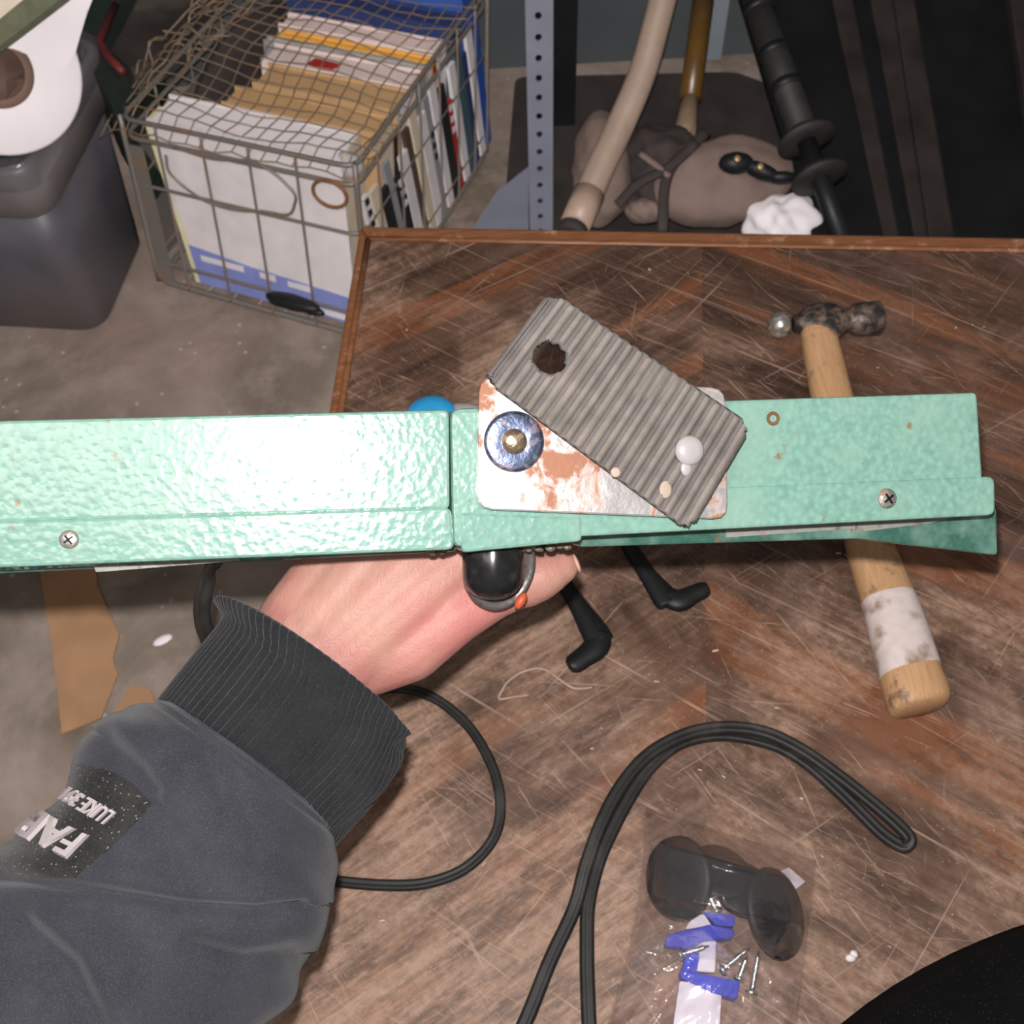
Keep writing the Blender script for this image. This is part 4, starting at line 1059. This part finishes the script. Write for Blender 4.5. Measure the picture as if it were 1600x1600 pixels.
# ------------------------------------------------------------------ hose, pole, sack
hs_ = thing('vacuum_hose', 'beige corrugated hose leaning behind the table', 'hose', at(893, 348, .02))
hpth = catmull([dz(1050, -60, 1.95), dz(1030, 20, 1.92), dz(1005, 110, 1.90), dz(972, 190, 1.86), dz(938, 262, 1.83), dz(916, 312, 1.81)], 22)
rr = [.0245+.0022*math.sin(i*2.1) for i in range(len(hpth))]
dense = []
for i in range(len(hpth)-1):
    for q in range(3): dense.append(hpth[i].lerp(hpth[i+1], q/3))
dense.append(hpth[-1])
mesh('hose_tube', tube(dense, [.0225+.0040*math.sin(i*math.pi/2) for i in range(len(dense))], 18), M['hose'], hs_)
e0 = hpth[-1]; ed = (hpth[-1]-hpth[-6]).normalized()
mesh('hose_cuff', tube([e0-ed*.015, e0-ed*.014, e0+ed*.055, e0+ed*.056], [.022, .029, .027, .02], 24), M['hose_end'], hs_, label='smooth beige cuff')
mesh('cuff_ring', tube([e0+ed*.058, e0+ed*.059, e0+ed*.075, e0+ed*.076], [.018, .025, .023, .015], 24), M['strap'], hs_)
pd = thing('broom', 'amber varnished pole with a bare wooden socket standing by the wall', 'broom', at(1068, 215, .03))
q0, q1, q2 = dz(1104, -40, 2.12), dz(1078, 155, 2.05), dz(1068, 222, 2.02)
mesh('pole', tube([q0, (q0+q1)/2, q1], .0215, 18), M['amber'], pd)
mesh('socket', tube([q1-(q1-q0).normalized()*.002, q1, q1.lerp(q2, .5), q2], [.014, .017, .020, .024], 16), M['pole_tan'], pd)
mesh('broom_head', ellipsoid(dz(1066, 232, 2.0), RT*.035, UP*.02, FW*.03), M['pole_tan'], pd)
sk = thing('canvas_sack', 'dusty tan canvas sack tied with dark straps on the floor behind the table', 'sack', at(1050, 330, .0))
def blob(c, a, b, d, seed, amp=.08):
    v, f = ellipsoid(c, a, b, d, 40, 24); random.seed(seed); c = V(c)
    ph = [random.uniform(0, 6) for _ in range(6)]
    out = []
    for p in v:
        q = p-c; n = q.normalized()
        s = 1+amp*(math.sin(5*n.x+ph[0])*math.sin(4*n.y+ph[1])+.6*math.sin(9*n.z+7*n.x+ph[2])+.4*math.sin(13*n.y-6*n.z+ph[3]))
        out.append(c+q*s)
    return out, f
mesh('sack_body', blob(dz(1122, 285, 1.95), RT*.135-UP*.01, UP*.085+RT*.045, FW*.07, 2, .05), M['sack'], sk)
mesh('sack_lobe', blob(dz(940, 265, 1.95), RT*.055, UP*.11, FW*.06, 4, .05), M['sack'], sk)
mesh('sack_fold', blob(dz(1030, 270, 1.97), RT*.085, UP*.095, FW*.06, 6, .10), M['strap'], sk, label='dark brown fold')
mesh('sack_bottom', blob(dz(1005, 330, 1.90), RT*.035, UP*.022, FW*.03, 8, .06), M['sack'], sk)
def strap(pts, w_, parent, mat='strap'): return mesh('strap', tube(catmull(pts, 6), w_, 8, .003, up=-FW), M[mat], parent)
strap([dz(1035, 362, 1.86), dz(1040, 285, 1.87), dz(1062, 245, 1.88), dz(1105, 205, 1.90)], .010, sk)
strap([dz(965, 320, 1.87), dz(1000, 285, 1.87), dz(1045, 262, 1.87), dz(1090, 222, 1.88)], .009, sk)
strap([dz(1000, 240, 1.88), dz(1025, 258, 1.87), dz(1046, 276, 1.87)], .006, sk, 'sack')
mesh('white_cloth', blob(dz(1225, 350, 1.93), RT*.07, UP*.055, FW*.05, 12, .10), M['paper'], None, dz(1225, 350, 1.93), label='white cloth lying beneath the sack at the table back edge', cat='cloth')
ck_ = thing('black_clamp', 'black clamp with painted gold glints resting on the tan sack', 'clamp', dz(1165, 262, 1.86))
mesh('clamp_body', join(ellipsoid(dz(1150, 255, 1.84), RT*.032, UP*.02, FW*.02, 14, 8), ellipsoid(dz(1190, 268, 1.84), RT*.035-UP*.012, UP*.016, FW*.018, 14, 8), ellipsoid(dz(1222, 278, 1.84), RT*.028, UP*.012, FW*.016, 14, 8)), M['black_matte'], ck_)
for x, y in ((1152, 248), (1188, 260)): mesh('gold_glint', revolve(dz(x, y, 1.815), -FW, [(-.004, .006), (.002, .006), (.003, .003)], 12), M['glint'], ck_)  # glints put in as small gold-coloured discs

# ------------------------------------------------------------------ black folding things at the right
tr = thing('black_tripod', 'black tripod leg with flared collars leaning before the dark panels', 'tripod', dz(1300, 345, 1.80))
a0, a1 = dz(1165, -40, 1.95), dz(1318, 380, 1.78); dd = (a1-a0)
def tpnt(t): return a0+dd*t
mesh('upper_leg', tube([tpnt(0), tpnt(.62)], .026, 16), M['tripod'], tr)
mesh('lower_leg', tube([tpnt(.60), tpnt(1.0)], .017, 16), M['black_matte'], tr)
for t, r in ((.13, .030), (.30, .030), (.43, .030)):
    mesh('leg_clamp', revolve(tpnt(t), dd, [(0, .024), (.001, r), (.016, r), (.017, .024)], 18), M['black_matte'], tr)
for t, r in ((.60, .052), (.735, .050)):
    mesh('collar', revolve(tpnt(t), dd, [(0, .022), (.004, r*.62), (.02, r), (.026, r), (.028, .02)], 24), M['tripod'], tr)
pn = thing('folded_screen', 'black folded panel screen standing at the right behind the table', 'screen', at(1380, 330, 0))
def panel(x0, x1, xt0, xt1, Zb, Zt, mat, th=.02):
    return mesh('panel', prism([dz(x0, 420, Zb), dz(x1, 420, Zb), dz(xt1, -60, Zt), dz(xt0, -60, Zt)], FW*th), M[mat], pn, smooth=False, bevel=.003)
panel(1285, 1400, 1140, 1290, 1.88, 2.02, 'black_panel')
panel(1392, 1415, 1288, 1322, 1.87, 2.01, 'brown_panel', .03)
panel(1412, 1440, 1322, 1352, 1.88, 2.02, 'black_panel')
panel(1438, 1462, 1350, 1388, 1.87, 2.01, 'brown_panel', .03)
panel(1460, 1500, 1388, 1420, 1.86, 2.00, 'brown_panel', .03)
panel(1498, 1640, 1420, 1600, 1.88, 2.02, 'black_panel')
panel(1640, 1800, 1570, 1720, 1.86, 2.00, 'brown_panel', .03)
